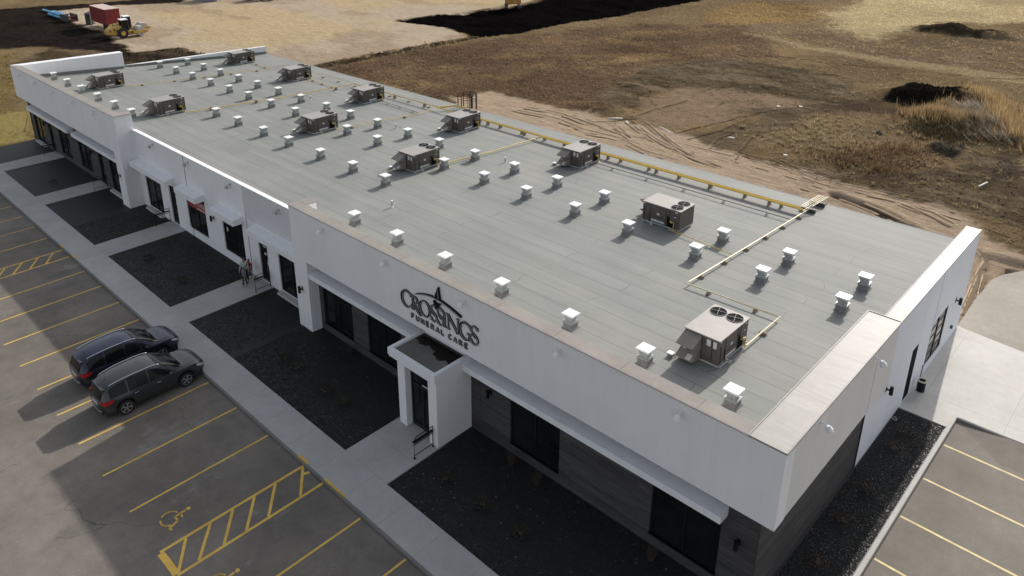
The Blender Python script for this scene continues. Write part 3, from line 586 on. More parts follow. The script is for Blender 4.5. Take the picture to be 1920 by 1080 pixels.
for wd_, xs in (('FUNERAL', -16.68), ('CARE', -14.28)):
    for i, ch in enumerate(wd_):
        S = plain(ch, xs+i*.325, 4.66, .19, .24); b = MB()
        for s in S: stroke(b, s, .078, -.003, -.04)
        L_ = b.build('letter', 'black', sign); b = MB()
        for s in S: stroke(b, s, .012, -.04, -.046)
        b.build('letter_edge', 'label', L_)
b = MB(); pts = []
for i in range(25):
    u_ = i/24; xx = -16.30+2.85*u_; zz = 6.04+.30*math.sin(math.pi*(u_**.9))*1.02+.05*u_; pts.append((xx, zz, .035+.10*u_**1.2*(1-.3*u_)))
stroke(b, pts, .1, -.003, -.13); em = b.build('emblem', 'black', sign)
b = MB(); stroke(b, [(p[0], p[1], p[2]*.35) for p in pts], .1, -.13, -.137); b.build('emblem_edge', 'label', em)
b = MB(); b.add([(x_, y_, z_) for y_ in (-.003, -.13) for x_, z_ in ((-15.05, 6.42), (-14.78, 6.98), (-14.70, 6.42), (-14.86, 6.47))], [(0, 1, 2, 3), (7, 6, 5, 4), (0, 4, 5, 1), (1, 5, 6, 2), (2, 6, 7, 3), (3, 7, 4, 0)])
b.add([(x_, y_, z_) for y_ in (-.003, -.13) for x_, z_ in ((-15.10, 6.22), (-14.92, 5.86), (-14.66, 6.20), (-14.88, 6.14))], [(0, 1, 2, 3), (7, 6, 5, 4), (0, 4, 5, 1), (1, 5, 6, 2), (2, 6, 7, 3), (3, 7, 4, 0)])
em2 = b.build('spire', 'black', sign)
b = MB(); stroke(b, [(-15.0, 6.45), (-14.8, 6.9), (-14.74, 6.45)], .02, -.13, -.136); b.build('spire_edge', 'label', em2)
# lease banner in the second middle window
ban = thing('window_banner', 'red and white banner across the top of a window beneath a small canopy', 'banner', (-40.3, 1.2, 2.70))
b = MB(); b.box(-1.25, 1.28, 0, .012, -.36, .36); b.build('banner_sheet', 'banner', ban)
b = MB()
for i, ch in enumerate('LEASE'):
    for s in plain(ch, .02+i*.25, -.02, .17, .26): stroke(b, s, .05, -.002, -.006)
for i in range(9): b.box(.05+i*.13, .05+i*.13+.09, -.006, -.002, -.28, -.17)
for i in range(5): b.box(-1.1+i*.2, -.98+i*.2, -.006, -.002, -.05, .08)
b.build('banner_print', 'bannertext', ban)
POLY = {
 'pad': [[-89.8,36.0],[-78.8,37.4],[-79.0,41.1],[-78.0,51.7],[-77.1,63.9],[-84.9,67.9],[-97.8,66.1],[-94.9,78.9],[-92.8,91.1],[-94.5,99.4],[-128.6,145.8],[-224.3,161.2],[-232.9,84.7],[-148.1,52.3],[-150.5,46.6],[-154.9,40.3],[-155.5,35.3],[-157.0,29.8],[-149.0,28.6],[-135.1,27.4],[-126.6,27.0],[-119.2,26.2],[-112.7,25.3],[-105.8,24.3],[-104.9,26.0],[-104.2,30.2],[-97.8,30.8],[-92.2,30.7]],
 'blackl': [[-167.2,17.1],[-168.2,22.9],[-166.7,30.4],[-163.6,36.6],[-158.4,46.6],[-173.5,55.5],[-166.5,61.2],[-148.1,52.3],[-150.5,46.6],[-154.9,40.3],[-155.5,35.3],[-157.0,29.8],[-149.0,28.6],[-135.1,27.4],[-126.6,27.0],[-119.2,26.2],[-112.7,25.3],[-105.8,24.3],[-100.1,20.2],[-108.5,20.9],[-118.7,16.9],[-122.1,15.0],[-122.4,10.7],[-122.5,3.8]],
 'darkb': [[-112.7,25.3],[-105.8,24.3],[-104.9,26.0],[-104.2,30.2],[-97.8,30.8],[-90.2,28.1],[-93.2,17.4],[-107.0,22.2]],
 'brownl': [[-109.8,8.6],[-115.0,12.8],[-117.8,16.6],[-109.3,21.2],[-102.5,21.6],[-92.9,17.6],[-105.8,10.1]],
 'pit': [[-97.8,66.1],[-97.2,73.1],[-94.9,78.9],[-93.5,89.6],[-92.2,94.2],[-92.8,99.0],[-99.3,115.6],[-75.6,151.8],[-69.0,118.7],[-70.2,109.1],[-70.6,100.9],[-70.7,92.7],[-73.1,82.5],[-73.8,72.5],[-75.9,65.6],[-78.3,65.1],[-84.2,67.2],[-90.4,67.0]],
 'red': [[-77.2,38.0],[-74.4,63.5],[-65.2,92.6],[-47.5,102.5],[-36.9,79.7],[-45.4,70.0],[-44.4,54.2],[-40.9,48.1],[-35.9,44.1],[-46.6,43.4],[-52.7,43.4],[-47.1,35.5],[-64.0,34.8]],
 'berm': [[-79.3,37.0],[-79.8,41.7],[-78.8,52.4],[-77.7,64.5],[-75.6,65.3],[-75.4,62.2],[-76.3,50.2],[-77.1,39.7],[-77.2,36.4]],
 'strip': [[-54.9,38.3],[-52.3,39.1],[-52.4,43.1],[-50.0,42.7],[-46.1,42.7],[-41.8,43.0],[-39.0,43.8],[-35.5,43.6],[-33.7,43.6],[-31.4,43.9],[-27.7,44.5],[-25.4,43.3],[-20.2,42.0],[-16.6,42.2],[-13.9,41.9],[-11.5,41.9],[-8.7,42.7],[-6.4,42.3],[-4.8,41.8],[-3.6,41.0],[-1.9,39.1],[-0.9,37.3],[1.0,37.6],[1.7,33.5],[-0.3,30.7],[-0.2,23.1],[-4.8,30.1],[-14.6,31.9],[-26.1,33.0],[-40.5,33.2],[-49.2,33.6]],
 'churn': [[-40.9,48.1],[-44.4,54.2],[-46.2,61.3],[-45.4,70.0],[-42.4,75.7],[-36.6,79.1],[-31.9,78.0],[-27.3,76.4],[-23.1,71.7],[-18.6,68.3],[-19.6,62.0],[-24.3,60.3],[-25.5,55.3],[-29.2,55.9],[-36.9,59.3],[-36.5,52.0],[-35.4,46.2],[-37.6,45.6]],
 'pale2': [[-34.4,44.7],[-37.3,54.3],[-36.9,59.3],[-32.5,62.3],[-29.1,63.1],[-25.2,62.3],[-24.3,59.0],[-27.1,56.4],[-27.3,49.9],[-29.1,45.9],[-31.4,43.9]],
 'tracks': [[-28.3,44.5],[-26.9,49.1],[-25.9,56.2],[-22.4,58.2],[-22.4,53.3],[-23.5,46.7],[-20.2,42.0],[-25.3,43.0]],
 'straw': [[-46.6,122.5],[-46.2,135.0],[-44.6,159.8],[-23.8,176.7],[-16.2,134.3],[-23.0,125.3],[-29.4,126.3],[-31.0,115.4],[-30.9,101.4],[-38.7,105.8]],
 'streak': [[-48.4,93.4],[-42.5,91.8],[-32.2,89.1],[-27.9,88.5],[-21.0,86.9],[-15.9,86.6],[-7.7,86.6],[-8.2,89.4],[-17.1,90.0],[-23.6,91.4],[-30.1,90.9],[-38.1,92.6],[-43.6,94.1]],
 'orange': [[-59.8,100.6],[-62.6,113.1],[-61.1,122.6],[-53.6,128.8],[-48.1,127.5],[-42.7,111.7],[-47.9,103.4],[-54.4,97.9]],
 'purple': [[-48.2,103.8],[-37.9,103.6],[-29.2,100.4],[-22.0,109.2],[-13.5,119.2],[-8.6,91.5],[-17.6,91.9],[-30.5,92.0],[-43.6,94.1],[-48.6,97.3]],
 'tan1': [[-52.2,64.0],[-52.4,70.4],[-48.0,74.3],[-46.4,70.4],[-48.5,66.0]],
 'tan2': [[-25.0,47.5],[-24.1,52.4],[-20.1,57.8],[-15.2,61.1],[-12.9,56.5],[-15.0,49.6],[-18.4,46.4],[-21.8,45.3]],
 'darkd': [[-20.1,43.9],[-14.1,42.5],[-8.7,42.9],[-3.8,41.5],[-1.9,39.1],[0.9,38.5],[-1.9,54.0],[-6.5,56.5],[-6.8,49.4],[-11.8,46.3],[-17.6,44.4]],
 'darkp': [[-6.2,56.8],[-4.7,58.2],[-3.0,51.3],[-4.1,48.8]],
 'mound': [[-19.2,68.4],[-18.8,72.2],[-17.1,75.6],[-13.9,77.3],[-12.4,75.4],[-11.5,72.1],[-12.4,69.9],[-14.6,68.7],[-16.7,67.3]],
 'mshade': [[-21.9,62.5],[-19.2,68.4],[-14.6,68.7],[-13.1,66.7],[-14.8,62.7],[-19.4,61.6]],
 'mound2': [[-28.8,113.2],[-27.0,117.6],[-24.5,116.3],[-20.7,118.4],[-16.7,118.6],[-16.7,115.4],[-22.5,111.4],[-26.3,112.4]],
 'gpile': [[-10.8,54.5],[-9.9,56.9],[-8.8,57.3],[-7.7,55.5],[-8.5,52.9],[-10.0,53.3]],
 'tall': [[-13.9,59.9],[-14.6,65.3],[-13.1,70.6],[-10.5,64.2],[-8.1,63.1],[-6.3,60.7],[-8.8,57.3],[-11.4,57.5]],
 'tall2': [[-14.2,76.7],[-11.8,77.4],[-8.9,73.1],[-5.6,65.4],[-3.0,59.9],[-4.9,58.0],[-8.1,63.1],[-10.8,68.8]],
 'rust': [[-16.3,45.6],[-15.0,49.6],[-12.2,54.2],[-9.7,51.7],[-9.4,47.7],[-11.9,45.4],[-14.7,43.9]],
 'olive': [[-118.1,5.5],[-118.6,9.7],[-118.4,13.1],[-108.0,8.1],[-87.3,2.9],[-73.1,0.4],[-73.2,-2.5],[-73.6,-5.9]],
 'lawn': [[-87.7,-1.7],[-85.8,0.9],[-85.2,3.4],[-73.0,0.4],[-73.2,-2.5],[-73.6,-5.9]],
 'litter': [[-37.6,44.7],[-35.9,44.1],[-34.5,43.9],[-30.7,43.8],[-28.8,44.0]]}
RUTS = [[(-34.4,43.2),(-29.2,39.9),(-24.5,38.4),(-22.1,38.1)],[(-34.4,43.7),(-28.8,40.2),(-24.4,38.6)],[(-32.9,44.1),(-27.7,40.2),(-24.7,38.5),(-21.4,37.7)],[(-32.6,44.4),(-27.5,40.5),(-24.6,39.0)],[(-35.4,42.0),(-31.4,39.0),(-29.8,37.8)],[(-37.1,40.4),(-35.4,43.5),(-34.3,45.5)],[(-35.1,37.7),(-32.3,38.1),(-28.6,36.9),(-25.8,36.7)],[(-40.6,41.5),(-36.1,40.7),(-31.4,39.4)],[(-46.7,39.9),(-41.7,41.0),(-36.8,40.0)],[(-45.6,38.8),(-41.0,39.3),(-36.2,38.3)],[(-35.1,44.8),(-34.9,49.4),(-34.0,54.3)],[(-29.0,43.8),(-28.1,49.2),(-26.5,55.1),(-24.3,60.3)],[(-27.3,42.8),(-26.5,47.3),(-26.2,52.2)],[(-24.5,41.7),(-25.3,44.6),(-25.0,46.5)],[(-21.5,40.7),(-22.8,45.3),(-23.2,48.1)],[(-19.5,42.6),(-13.5,40.7),(-8.2,41.3),(-4.6,40.8)],[(-19.0,41.3),(-13.2,40.0),(-8.2,40.0),(-4.2,38.1)],[(-14.8,38.0),(-10.7,37.6),(-6.5,35.8)],[(-22.2,42.0),(-17.2,41.6),(-14.1,42.5)],[(-0.5,28.8),(-1.3,33.4),(-2.3,35.4)],[(-0.7,26.2),(-1.2,31.6),(-1.6,35.1)],[(-37.6,81.2),(-27.3,83.2),(-18.2,85.3),(-10.1,88.4)],[(-77.1,79.0),(-65.6,78.4),(-54.3,75.9)],[(-63.8,80.0),(-57.1,80.2),(-52.1,75.4)]]
TRENCH = [(-12.4,38.5),(-11.2,38.1),(-10.1,37.9),(-8.35,37.2),(-6.9,36.4),(-5.7,35.6),(-4.8,34.6)]
# ------------------------------------------------------------------ numpy noise and polygon masks
def _hash(ix, iy, s):
    h = (ix*374761393+iy*668265263+s*1274126177) & 0xffffffff; h = ((h ^ (h >> 13))*1274126177) & 0xffffffff
    return ((h ^ (h >> 16)) & 0xffff)/65535.
def vnoise(x, y, s=0):
    ix = np.floor(x).astype(np.int64); iy = np.floor(y).astype(np.int64); fx = x-ix; fy = y-iy; fx = fx*fx*(3-2*fx); fy = fy*fy*(3-2*fy)
    a = _hash(ix, iy, s); b_ = _hash(ix+1, iy, s); c_ = _hash(ix, iy+1, s); d_ = _hash(ix+1, iy+1, s)
    return (a*(1-fx)+b_*fx)*(1-fy)+(c_*(1-fx)+d_*fx)*fy
def fbm(x, y, sc, oct=4, s=0):
    v = 0; a = 1; t_ = 0
    for k in range(oct): v = v+a*vnoise(x/sc*2**k, y/sc*2**k, s+k*7); t_ += a; a *= .55
    return v/t_
def inpoly(px, py, P):
    r = np.zeros(px.shape, bool); n = len(P); j = n-1
    xs = [p[0] for p in P]; ys = [p[1] for p in P]
    sel = (px > min(xs)-.1) & (px < max(xs)+.1) & (py > min(ys)-.1) & (py < max(ys)+.1)
    qx = px[sel]; qy = py[sel]; q = np.zeros(qx.shape, bool)
    for i in range(n):
        xi, yi = P[i]; xj, yj = P[j]
        if yi != yj: q ^= ((yi > qy) != (yj > qy)) & (qx < (xj-xi)*(qy-yi)/(yj-yi)+xi)
        j = i
    r[sel] = q; return r
def dline(px, py, L):
    d = np.full(px.shape, 1e9)
    for (x0, y0), (x1, y1) in zip(L[:-1], L[1:]):
        dx, dy = x1-x0, y1-y0; t_ = np.clip(((px-x0)*dx+(py-y0)*dy)/(dx*dx+dy*dy), 0, 1)
        d = np.minimum(d, np.hypot(px-x0-t_*dx, py-y0-t_*dy))
    return d
def soft(px, py, P, wgt, seed, samples=9):
    """soft mask: polygon tested at several noise-shifted positions"""
    m_ = np.zeros(px.shape); wx = (fbm(px, py, wgt*5, 4, seed)-.5)*wgt*3.2; wy = (fbm(px, py, wgt*5, 4, seed+50)-.5)*wgt*3.2
    jx = (vnoise(px/.45, py/.45, seed+9)-.5)*wgt*.9; jy = (vnoise(px/.45, py/.45, seed+19)-.5)*wgt*.9
    for k in range(samples):
        a = k*2.4; r_ = wgt*.45*math.sqrt((k+.5)/samples)
        m_ += inpoly(px+wx+jx+r_*math.cos(a), py+wy+jy+r_*math.sin(a), P)
    return m_/samples
#   name: (sRGB colour, edge softness, tuft density, tuft height, streak mask, clod mask, opacity)
LAY = [('olive', (118,104,68), 2., .5, .35, .1, .5, .9), ('lawn', (142,130,84), 1., .35, .15, .1, .3, .9),
 ('red', (104,85,67), 3., 1., .42, .0, .35, .95), ('purple', (116,100,80), 3., .7, .35, .3, .3, .9),
 ('orange', (132,110,72), 2.5, 1., .45, 0, .3, .9), ('straw', (176,160,124), 4., .5, .25, .3, .3, .95),
 ('tan1', (138,118,84), 1.5, .7, .35, 0, .4, .8), ('streak', (160,144,114), 1.2, .4, .2, .3, .3, .6),
 ('blackl', (48,42,39), 1.5, .02, .1, .5, .8, 1.), ('brownl', (84,72,58), 1.2, .1, .15, .3, .8, .9), ('darkb', (60,52,44), 1.5, .02, .1, .3, 1., .9),
 ('pad', (178,162,141), .9, 0, .1, .8, .1, 1.), ('pit', (19,17,17), .5, 0, .1, .2, .9, 1.), ('berm', (66,54,42), .5, .5, .35, 0, 1., .8),
 ('tan2', (128,112,86), 2.5, .8, .28, 0, .5, .85), ('churn', (106,94,78), 2.5, .15, .2, .2, 1., .85), ('pale2', (142,122,102), 2.2, .05, .1, .4, .5, .9),
 ('tracks', (108,94,78), 1.5, .15, .2, .8, .6, .8), ('strip', (170,151,130), .9, .01, .1, 1., .15, 1.), ('darkd', (108,95,78), 1.6, .25, .2, .2, .9, .9),
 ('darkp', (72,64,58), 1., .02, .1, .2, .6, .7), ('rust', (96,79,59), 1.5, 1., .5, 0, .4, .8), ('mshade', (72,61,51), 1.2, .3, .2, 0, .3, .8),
 ('mound', (36,33,29), .5, 0, .1, 0, 1., 1.), ('mound2', (58,52,42), .8, .2, .2, 0, 1., .9), ('gpile', (84,80,72), .4, 0, .1, 0, 1., .9),
 ('tall', (104,88,64), 1., 1., .8, 0, .4, .9), ('tall2', (112,94,68), 1., 1., .8, 0, .4, .9)]
def COLOUR_OK(col): return np.clip((col.mean(-1)-.03)*30, 0, 1)
def ground_fields(px, py):
    c = np.array(lin((122, 105, 80)))/1.08
    col = np.ones(px.shape+(3,))*c; den = np.full(px.shape, .6); hgt = np.full(px.shape, .3); trk = np.full(px.shape, .1); cld = np.full(px.shape, .4)
    for i, (k, rgb, sf, d_, h_, t_, cl_, op) in enumerate(LAY):
        m_ = soft(px, py, [tuple(q) for q in POLY[k]], sf, 100+i*13)*op
        cc = np.array(lin(rgb))/1.08
        col = col*(1-m_[..., None])+cc*m_[..., None]
        den = den*(1-m_)+d_*m_; hgt = hgt*(1-m_)+h_*m_; trk = trk*(1-m_)+t_*m_; cld = cld*(1-m_)+cl_*m_
    # sandy yellow and greyer clouds within the graded pad
    pm = soft(px, py, [tuple(q) for q in POLY['pad']], .9, 100+11*13)
    yl = np.clip((fbm(px, py*1.6, 17, 4, 5)-.47)*7, 0, 1)*pm; cc = np.array(lin((182, 163, 126)))/1.08; col = col*(1-.7*yl[..., None])+cc*.7*yl[..., None]
    gy = np.clip((fbm(px, py*2, 11, 4, 35)-.55)*8, 0, 1)*pm; cc = np.array(lin((152, 133, 112)))/1.08; col = col*(1-.6*gy[..., None])+cc*.6*gy[..., None]
    # large patchiness of the grass
    pt = fbm(px, py, 9, 5, 77); grass = np.clip(den*1.3, 0, 1)
    col = col*(1+(pt-.5)[..., None]*.9*grass[..., None]); pt2 = np.clip((fbm(px, py, 4, 4, 87)-.54)*4, 0, 1)*grass*.3*(.4+1.2*fbm(px, py, .9, 2, 97))
    cc = np.array(lin((156, 132, 88)))/1.08; col = col*(1-pt2[..., None])+cc*pt2[..., None]
    # churned soil: streaks of pale dry crust and dark wet earth
    s1 = fbm(px*.55+py*.25, py*1.5-px*.2, 2.6, 5, 131); s2 = fbm(px*.6, py*1.4, 1.1, 4, 151); k_ = np.clip((cld-.42)*2.2, 0, 1)*np.clip(1.2-den, 0, 1)
    dk_ = np.clip((.47-s1)*7, 0, 1)*k_*.55; lt_ = np.clip((s1-.53)*7, 0, 1)*k_*.5*(COLOUR_OK(col))
    col = col*(1-dk_[..., None])+col*.45*dk_[..., None]; cc = np.array(lin((146, 128, 106)))/1.08; col = col*(1-lt_[..., None])+cc*lt_[..., None]
    col = col*(1+(s2-.5)[..., None]*.6*np.clip(cld, 0, 1)[..., None])
    return col, den, hgt, trk, cld
def height(px, py, cld, rut=True):
    z = (fbm(px, py, 14, 3, 3)-.5)*.35+(fbm(px, py, 1.7, 4, 4)-.5)*.5*cld
    flat = np.clip((np.abs(py-24)-0)/12, 0, 1); near = np.where((px > -76) & (px < 6) & (py < 45), np.clip((py-26)/12, .15, 1), 1.); z = z*near
    def g(cx, cy, sx, sy, h_, ang=0):
        a = math.radians(ang); u_ = (px-cx)*math.cos(a)+(py-cy)*math.sin(a); v_ = -(px-cx)*math.sin(a)+(py-cy)*math.cos(a)
        return h_*np.exp(-((u_/sx)**4+(v_/sy)**4))
    ri = fbm(px, py, 2.2, 4, 61)
    z = z+g(-15.8, 73.0, 5.2, 2.5, 1.15, 8)*(.55+.9*ri)+g(-9.5, 66, 2.2, 7.5, .9, 25)+g(-11.5, 61.5, 3, 2.4, .9)+g(-23, 114.5, 6.5, 1.6, 1.3, 5)*(.4+ri)+g(-9.3, 55.2, 1.9, 1.5, .55)*(.5+ri)+g(-.2, 35.6, 1.7, .7, .35)+g(-38.5, 45.5, 3, 1.5, .5)*(.4+ri)
    pit = soft(px, py, [tuple(q) for q in POLY['pit']], .4, 100+12*13); z = z-pit*.25+pit*(ri-.5)*.7
    return z
# ---- terrain, one sheet out to the horizon
gx = np.concatenate([[-3000, -1500, -800, -450, -300, -240], np.arange(-195, -62, .55), np.arange(-62, 6, .26), np.arange(6, 18, 1.), [30, 60, 150, 400, 1200, 3000]])
gy_ = np.concatenate([[-3000, -1200, -500, -200, -100, -60, -40], np.arange(-24, 24, .8), np.arange(24, 30, .4), np.arange(30, 62, .26), np.arange(62, 190, .55), [200, 230, 300, 450, 800, 1500, 3000]])
GX, GY = np.meshgrid(gx, gy_)
COLR, DEN, HGT, TRK, CLD = ground_fields(GX, GY)
Z = height(GX, GY, CLD); far = (np.abs(GX) > 220) | (np.abs(GY) > 200); Z = np.where(far, 0, Z)
for L in RUTS:
    wob = (fbm(GX, GY, 2., 2, 44)-.5)*.5
    d = np.abs(dline(GX+wob, GY+wob, L)); k = np.exp(-(d/.2)**2); side = np.exp(-((d-.42)/.18)**2)
    Z = Z-k*.03+side*.02; COLR = COLR*(1-.12*k[..., None])
d = dline(GX, GY, TRENCH); k = np.exp(-(d/.42)**2)*(.6+.6*fbm(GX, GY, .8, 3, 8)); Z = Z-k*.35+np.exp(-((d-.8)/.3)**2)*.12; COLR = COLR*(1-.72*np.clip(k, 0, 1)[..., None])
def sink(m_): 
    global Z
    Z = np.where(m_, -.6, Z)
sink((GX > -71.5) & (GX < 1.) & (GY > -5) & (GY < 24.0) & (GX > -73.6+.166*GY+.6)); sink(GY < -6.6); sink((GX > 1.0) & (GY < 23.)); sink((GX > -.2) & (GY > 24.) & (GY < 34.0)); sink((GX > -76) & (GY < -4.8)); sink((GX > -72.4) & (GX < -60) & (GY < 1.0) & (GY > -5))
sink((GX > 4) & (GY < 34.5))
ny, nx = GX.shape
V3 = np.stack([GX, GY, Z], -1).reshape(-1, 3).astype(np.float32)
I = np.arange(ny*nx).reshape(ny, nx); Q = np.stack([I[:-1, :-1], I[:-1, 1:], I[1:, 1:], I[1:, :-1]], -1).reshape(-1, 4)
def fastmesh(name, V, F, mat, col=None, msk=None, smooth=False, **tg):
    me = bpy.data.meshes.new(name); n = len(F); k = F.shape[1]
    me.vertices.add(len(V)); me.vertices.foreach_set('co', V.astype(np.float32).ravel())
    me.loops.add(n*k); me.loops.foreach_set('vertex_index', F.astype(np.int32).ravel())
    me.polygons.add(n); me.polygons.foreach_set('loop_start', np.arange(0, n*k, k, dtype=np.int32)); 
    me.update(calc_edges=True)
    if smooth: me.polygons.foreach_set('use_smooth', np.ones(n, bool))
    for nm, a in (('Col', col), ('Msk', msk)):
        if a is not None:
            at_ = me.color_attributes.new(nm, 'FLOAT_COLOR', 'POINT'); at_.data.foreach_set('color', np.concatenate([a, np.ones((len(a), 1))], 1).astype(np.float32).ravel())
    me.materials.append(M[mat]); o = bpy.data.objects.new(name, me); COL.objects.link(o); return tag(o, **tg)
fastmesh('ground', V3, Q, 'ground', np.clip(COLR, 0.003, .9).reshape(-1, 3), np.stack([TRK, CLD, 0*TRK], -1).reshape(-1, 3), smooth=True, kind='structure')
def catmull(L, n=10):
    L = [(2*L[0][0]-L[1][0], 2*L[0][1]-L[1][1])]+list(L)+[(2*L[-1][0]-L[-2][0], 2*L[-1][1]-L[-2][1])]; out = []
    for i in range(1, len(L)-2):
        m_ = max(4, int(math.hypot(L[i+1][0]-L[i][0], L[i+1][1]-L[i][1])/.35))
        for k in range(m_):
            t_ = k/m_; out.append(tuple(.5*(2*L[i][a]+(L[i+1][a]-L[i-1][a])*t_+(2*L[i-1][a]-5*L[i][a]+4*L[i+1][a]-L[i+2][a])*t_**2+(3*L[i][a]-L[i-1][a]-3*L[i+1][a]+L[i+2][a])*t_**3) for a in (0, 1)))
    return np.array(out)
def ribbons():
    V = []; F = []; Cc = []; ext = []
    for L in RUTS:
        ext.append((L, 1.)); ext.append(([(x+random.uniform(-.2, .2), y+.55+random.uniform(-.1, .3)) for x, y in L], .7))
    for i in range(13):      # long faint wheel lines following the bare strip
        x = random.uniform(-50, -6); y = random.uniform(34.5, 41.5); a = random.uniform(-.12, .06)-.02; l_ = random.uniform(3, 11)
        ext.append(([(x, y), (x+l_*.5, y+l_*.5*a+random.uniform(-.3, .3)), (x+l_, y+l_*a)], .5))
    for L, s_ in ext:
        P = catmull(L); d_ = np.gradient(P, axis=0); d_ /= np.linalg.norm(d_, axis=1)[:, None]+1e-6; nr = np.stack([-d_[:, 1], d_[:, 0]], -1)
        for off, w_, dark in ((0, .085*s_+.02, .52), (.14, .03, 1.25)):  # dark rut line, then a pale strip painting the sunlit berm beside it
            wj = w_*(.4+1.2*vnoise(P[:, 0]*1.7, P[:, 1]*1.7, int(abs(P[0, 0]*7))+3)); A = P+nr*(off+wj)[:, None]; B = P+nr*(off-wj)[:, None]
            ok = vnoise(P[:, 0]*.8, P[:, 1]*.8, int(abs(P[0, 1]*5))) > .33
            base = len(V)
            for k in range(len(P)): V += [(A[k, 0], A[k, 1]), (B[k, 0], B[k, 1])]; Cc += [dark, dark]
            for k in range(len(P)-1):
                if ok[k] and ok[k+1]: F.append((base+2*k, base+2*k+1, base+2*k+3, base+2*k+2))
    V = np.array(V); c, de, hg, tr_, cl_ = ground_fields(V[:, 0], V[:, 1]); z = height(V[:, 0], V[:, 1], cl_)
    V3_ = np.stack([V[:, 0], V[:, 1], z+.03], -1); return fastmesh('tyre_tracks', V3_, np.array(F), 'clod', np.clip(c*np.array(Cc)[:, None], .003, .8), kind='structure')
ribbons()
# ---- dry grass blades, drawn from the same fields
def blades(N, xr, yr, pw, name, hscale=1., wid=.045, nb=4):
    global rng
    px = rng.uniform(*xr, N); py = rng.uniform(*yr, N)
    ang = np.arctan2(px-6.3, py+19); keep = (ang < .26) & (ang > -1.62)
    c, de, hg, tr_, cl_ = ground_fields(px, py)
    clump = np.clip((fbm(px, py, 1.1, 3, 21)-.42)*5, 0, 1)*.8+.2
    keep &= rng.random(N) < (de**pw)*clump
    off = (px > -74.) & (px < 1.) & (py < 24.6); off |= (px > -.9) & (py < 34.8); off |= (py < -6) | ((px > -72.8) & (py < 1)); keep &= ~off
    px, py, c, hg, cl_ = px[keep], py[keep], c[keep], hg[keep], cl_[keep]
    pz = height(px, py, cl_)-.03; n = len(px)
    V = []; Cc = []
    for b_ in range(nb):
        a = rng.uniform(0, 6.28, n); r_ = rng.uniform(0, .2, n); h_ = hg*hscale*rng.uniform(.35, 1.1, n); ln = rng.uniform(.1, .6, n)*h_
        bx, by = px+np.cos(a)*r_, py+np.sin(a)*r_; w_ = wid*rng.uniform(.7, 1.6, n)*(1+.012*np.hypot(px-6, py+19)); a2_ = rng.uniform(0, 3.14, n)
        tx, ty = bx+np.cos(a)*ln, by+np.sin(a)*ln
        V.append(np.stack([np.stack([bx-np.cos(a2_)*w_, by-np.sin(a2_)*w_, pz], -1), np.stack([bx+np.cos(a2_)*w_, by+np.sin(a2_)*w_, pz], -1), np.stack([tx, ty, pz+h_], -1)], 1))
        br_ = rng.uniform(.9, 2.0, n)[:, None]; cb = (c*.82+c.mean(-1, keepdims=True)*.18)*br_
        Cc.append(np.stack([cb, cb, cb*1.2], 1))
    V = np.concatenate(V).reshape(-1, 3); Cc = np.clip(np.concatenate(Cc).reshape(-1, 3), 0.002, .8)
    return fastmesh(name, V, np.arange(len(V)).reshape(-1, 3), 'blade', Cc, label='dry brown and straw-coloured grass growing over the open field', cat='grass', kind='stuff')
blades(230000, (-125, 3), (24, 150), 1.2, 'dry_grass', .62, .03)
blades(9000, (-120, -73), (-12, 30), 1.0, 'dry_grass', .6)
# tall weeds round the black soil heap
def weeds(name, label, spots, n, h0, cols, lean=(0, 0)):
    V = []; Cc = []
    for (cx, cy, sx, sy, k) in spots:
        px = cx+rng.normal(0, 1, k)*sx*rng.choice([.6, 1., 1.5], k); py = cy+rng.normal(0, 1, k)*sy*rng.choice([.6, 1., 1.5], k); pz = height(px, py, np.full(k, .3))-.05
        for b_ in range(n):
            h_ = h0*rng.uniform(.3, 1.15, k)*(.55+.8*fbm(px, py, 1.2, 3, 5)); a = rng.uniform(0, 6.28, k); w_ = rng.uniform(.012, .03, k); ln = h_*rng.uniform(.05, .45, k); a2_ = rng.uniform(0, 3.14, k)
            tx = px+np.cos(a)*ln+lean[0]*h_; ty = py+np.sin(a)*ln+lean[1]*h_
            V.append(np.stack([np.stack([px-np.cos(a2_)*w_, py-np.sin(a2_)*w_, pz], -1), np.stack([px+np.cos(a2_)*w_, py+np.sin(a2_)*w_, pz], -1), np.stack([tx, ty, pz+h_], -1)], 1))
            cb = np.array(lin(cols[b_ % len(cols)]))[None]*rng.uniform(.7, 2.0, k)[:, None]*np.array([1., 1.05, 1.16]); Cc.append(np.stack([cb*.85, cb*.85, cb*1.3], 1))
    V = np.concatenate(V).reshape(-1, 3); Cc = np.clip(np.concatenate(Cc).reshape(-1, 3), .002, .8)
    return fastmesh(name, V, np.arange(len(V)).reshape(-1, 3), 'blade', Cc, label=label, cat='weeds', kind='stuff')
weeds('tall_weeds', 'tall golden brown weeds in front of the black soil heap', [(-13.6, 65.6, .8, 1.3, 420), (-12.3, 63.2, 1.3, 1.1, 480), (-11.2, 62.0, 1.2, .8, 260), (-13.5, 69.0, .3, .5, 90)], 6, 1.25, [(118,98,68), (132,111,78), (100,82,57)])
weeds('tall_weeds', 'long band of golden weeds curving right of the black soil heap', [(-12.0, 76.3, .9, .5, 200), (-9.9, 73.0, .7, 1.3, 380), (-7.8, 69.0, .7, 1.6, 430), (-5.9, 65.2, .65, 1.6, 420), (-4.4, 61.8, .6, 1.2, 300)], 6, 1.3, [(132,110,76), (144,122,86), (110,90,62)], (-.12, 0))
weeds('flattened_straw', 'pale flattened straw lying between the two stands of weeds', [(-10.4, 67.8, 1.0, 1.3, 260), (-8.4, 64.0, 1.3, 1.0, 200), (-6.6, 60.6, 1.4, .8, 160)], 5, 1.0, [(120,112,98), (96,86,72), (136,128,112)], (-.9, -.6))
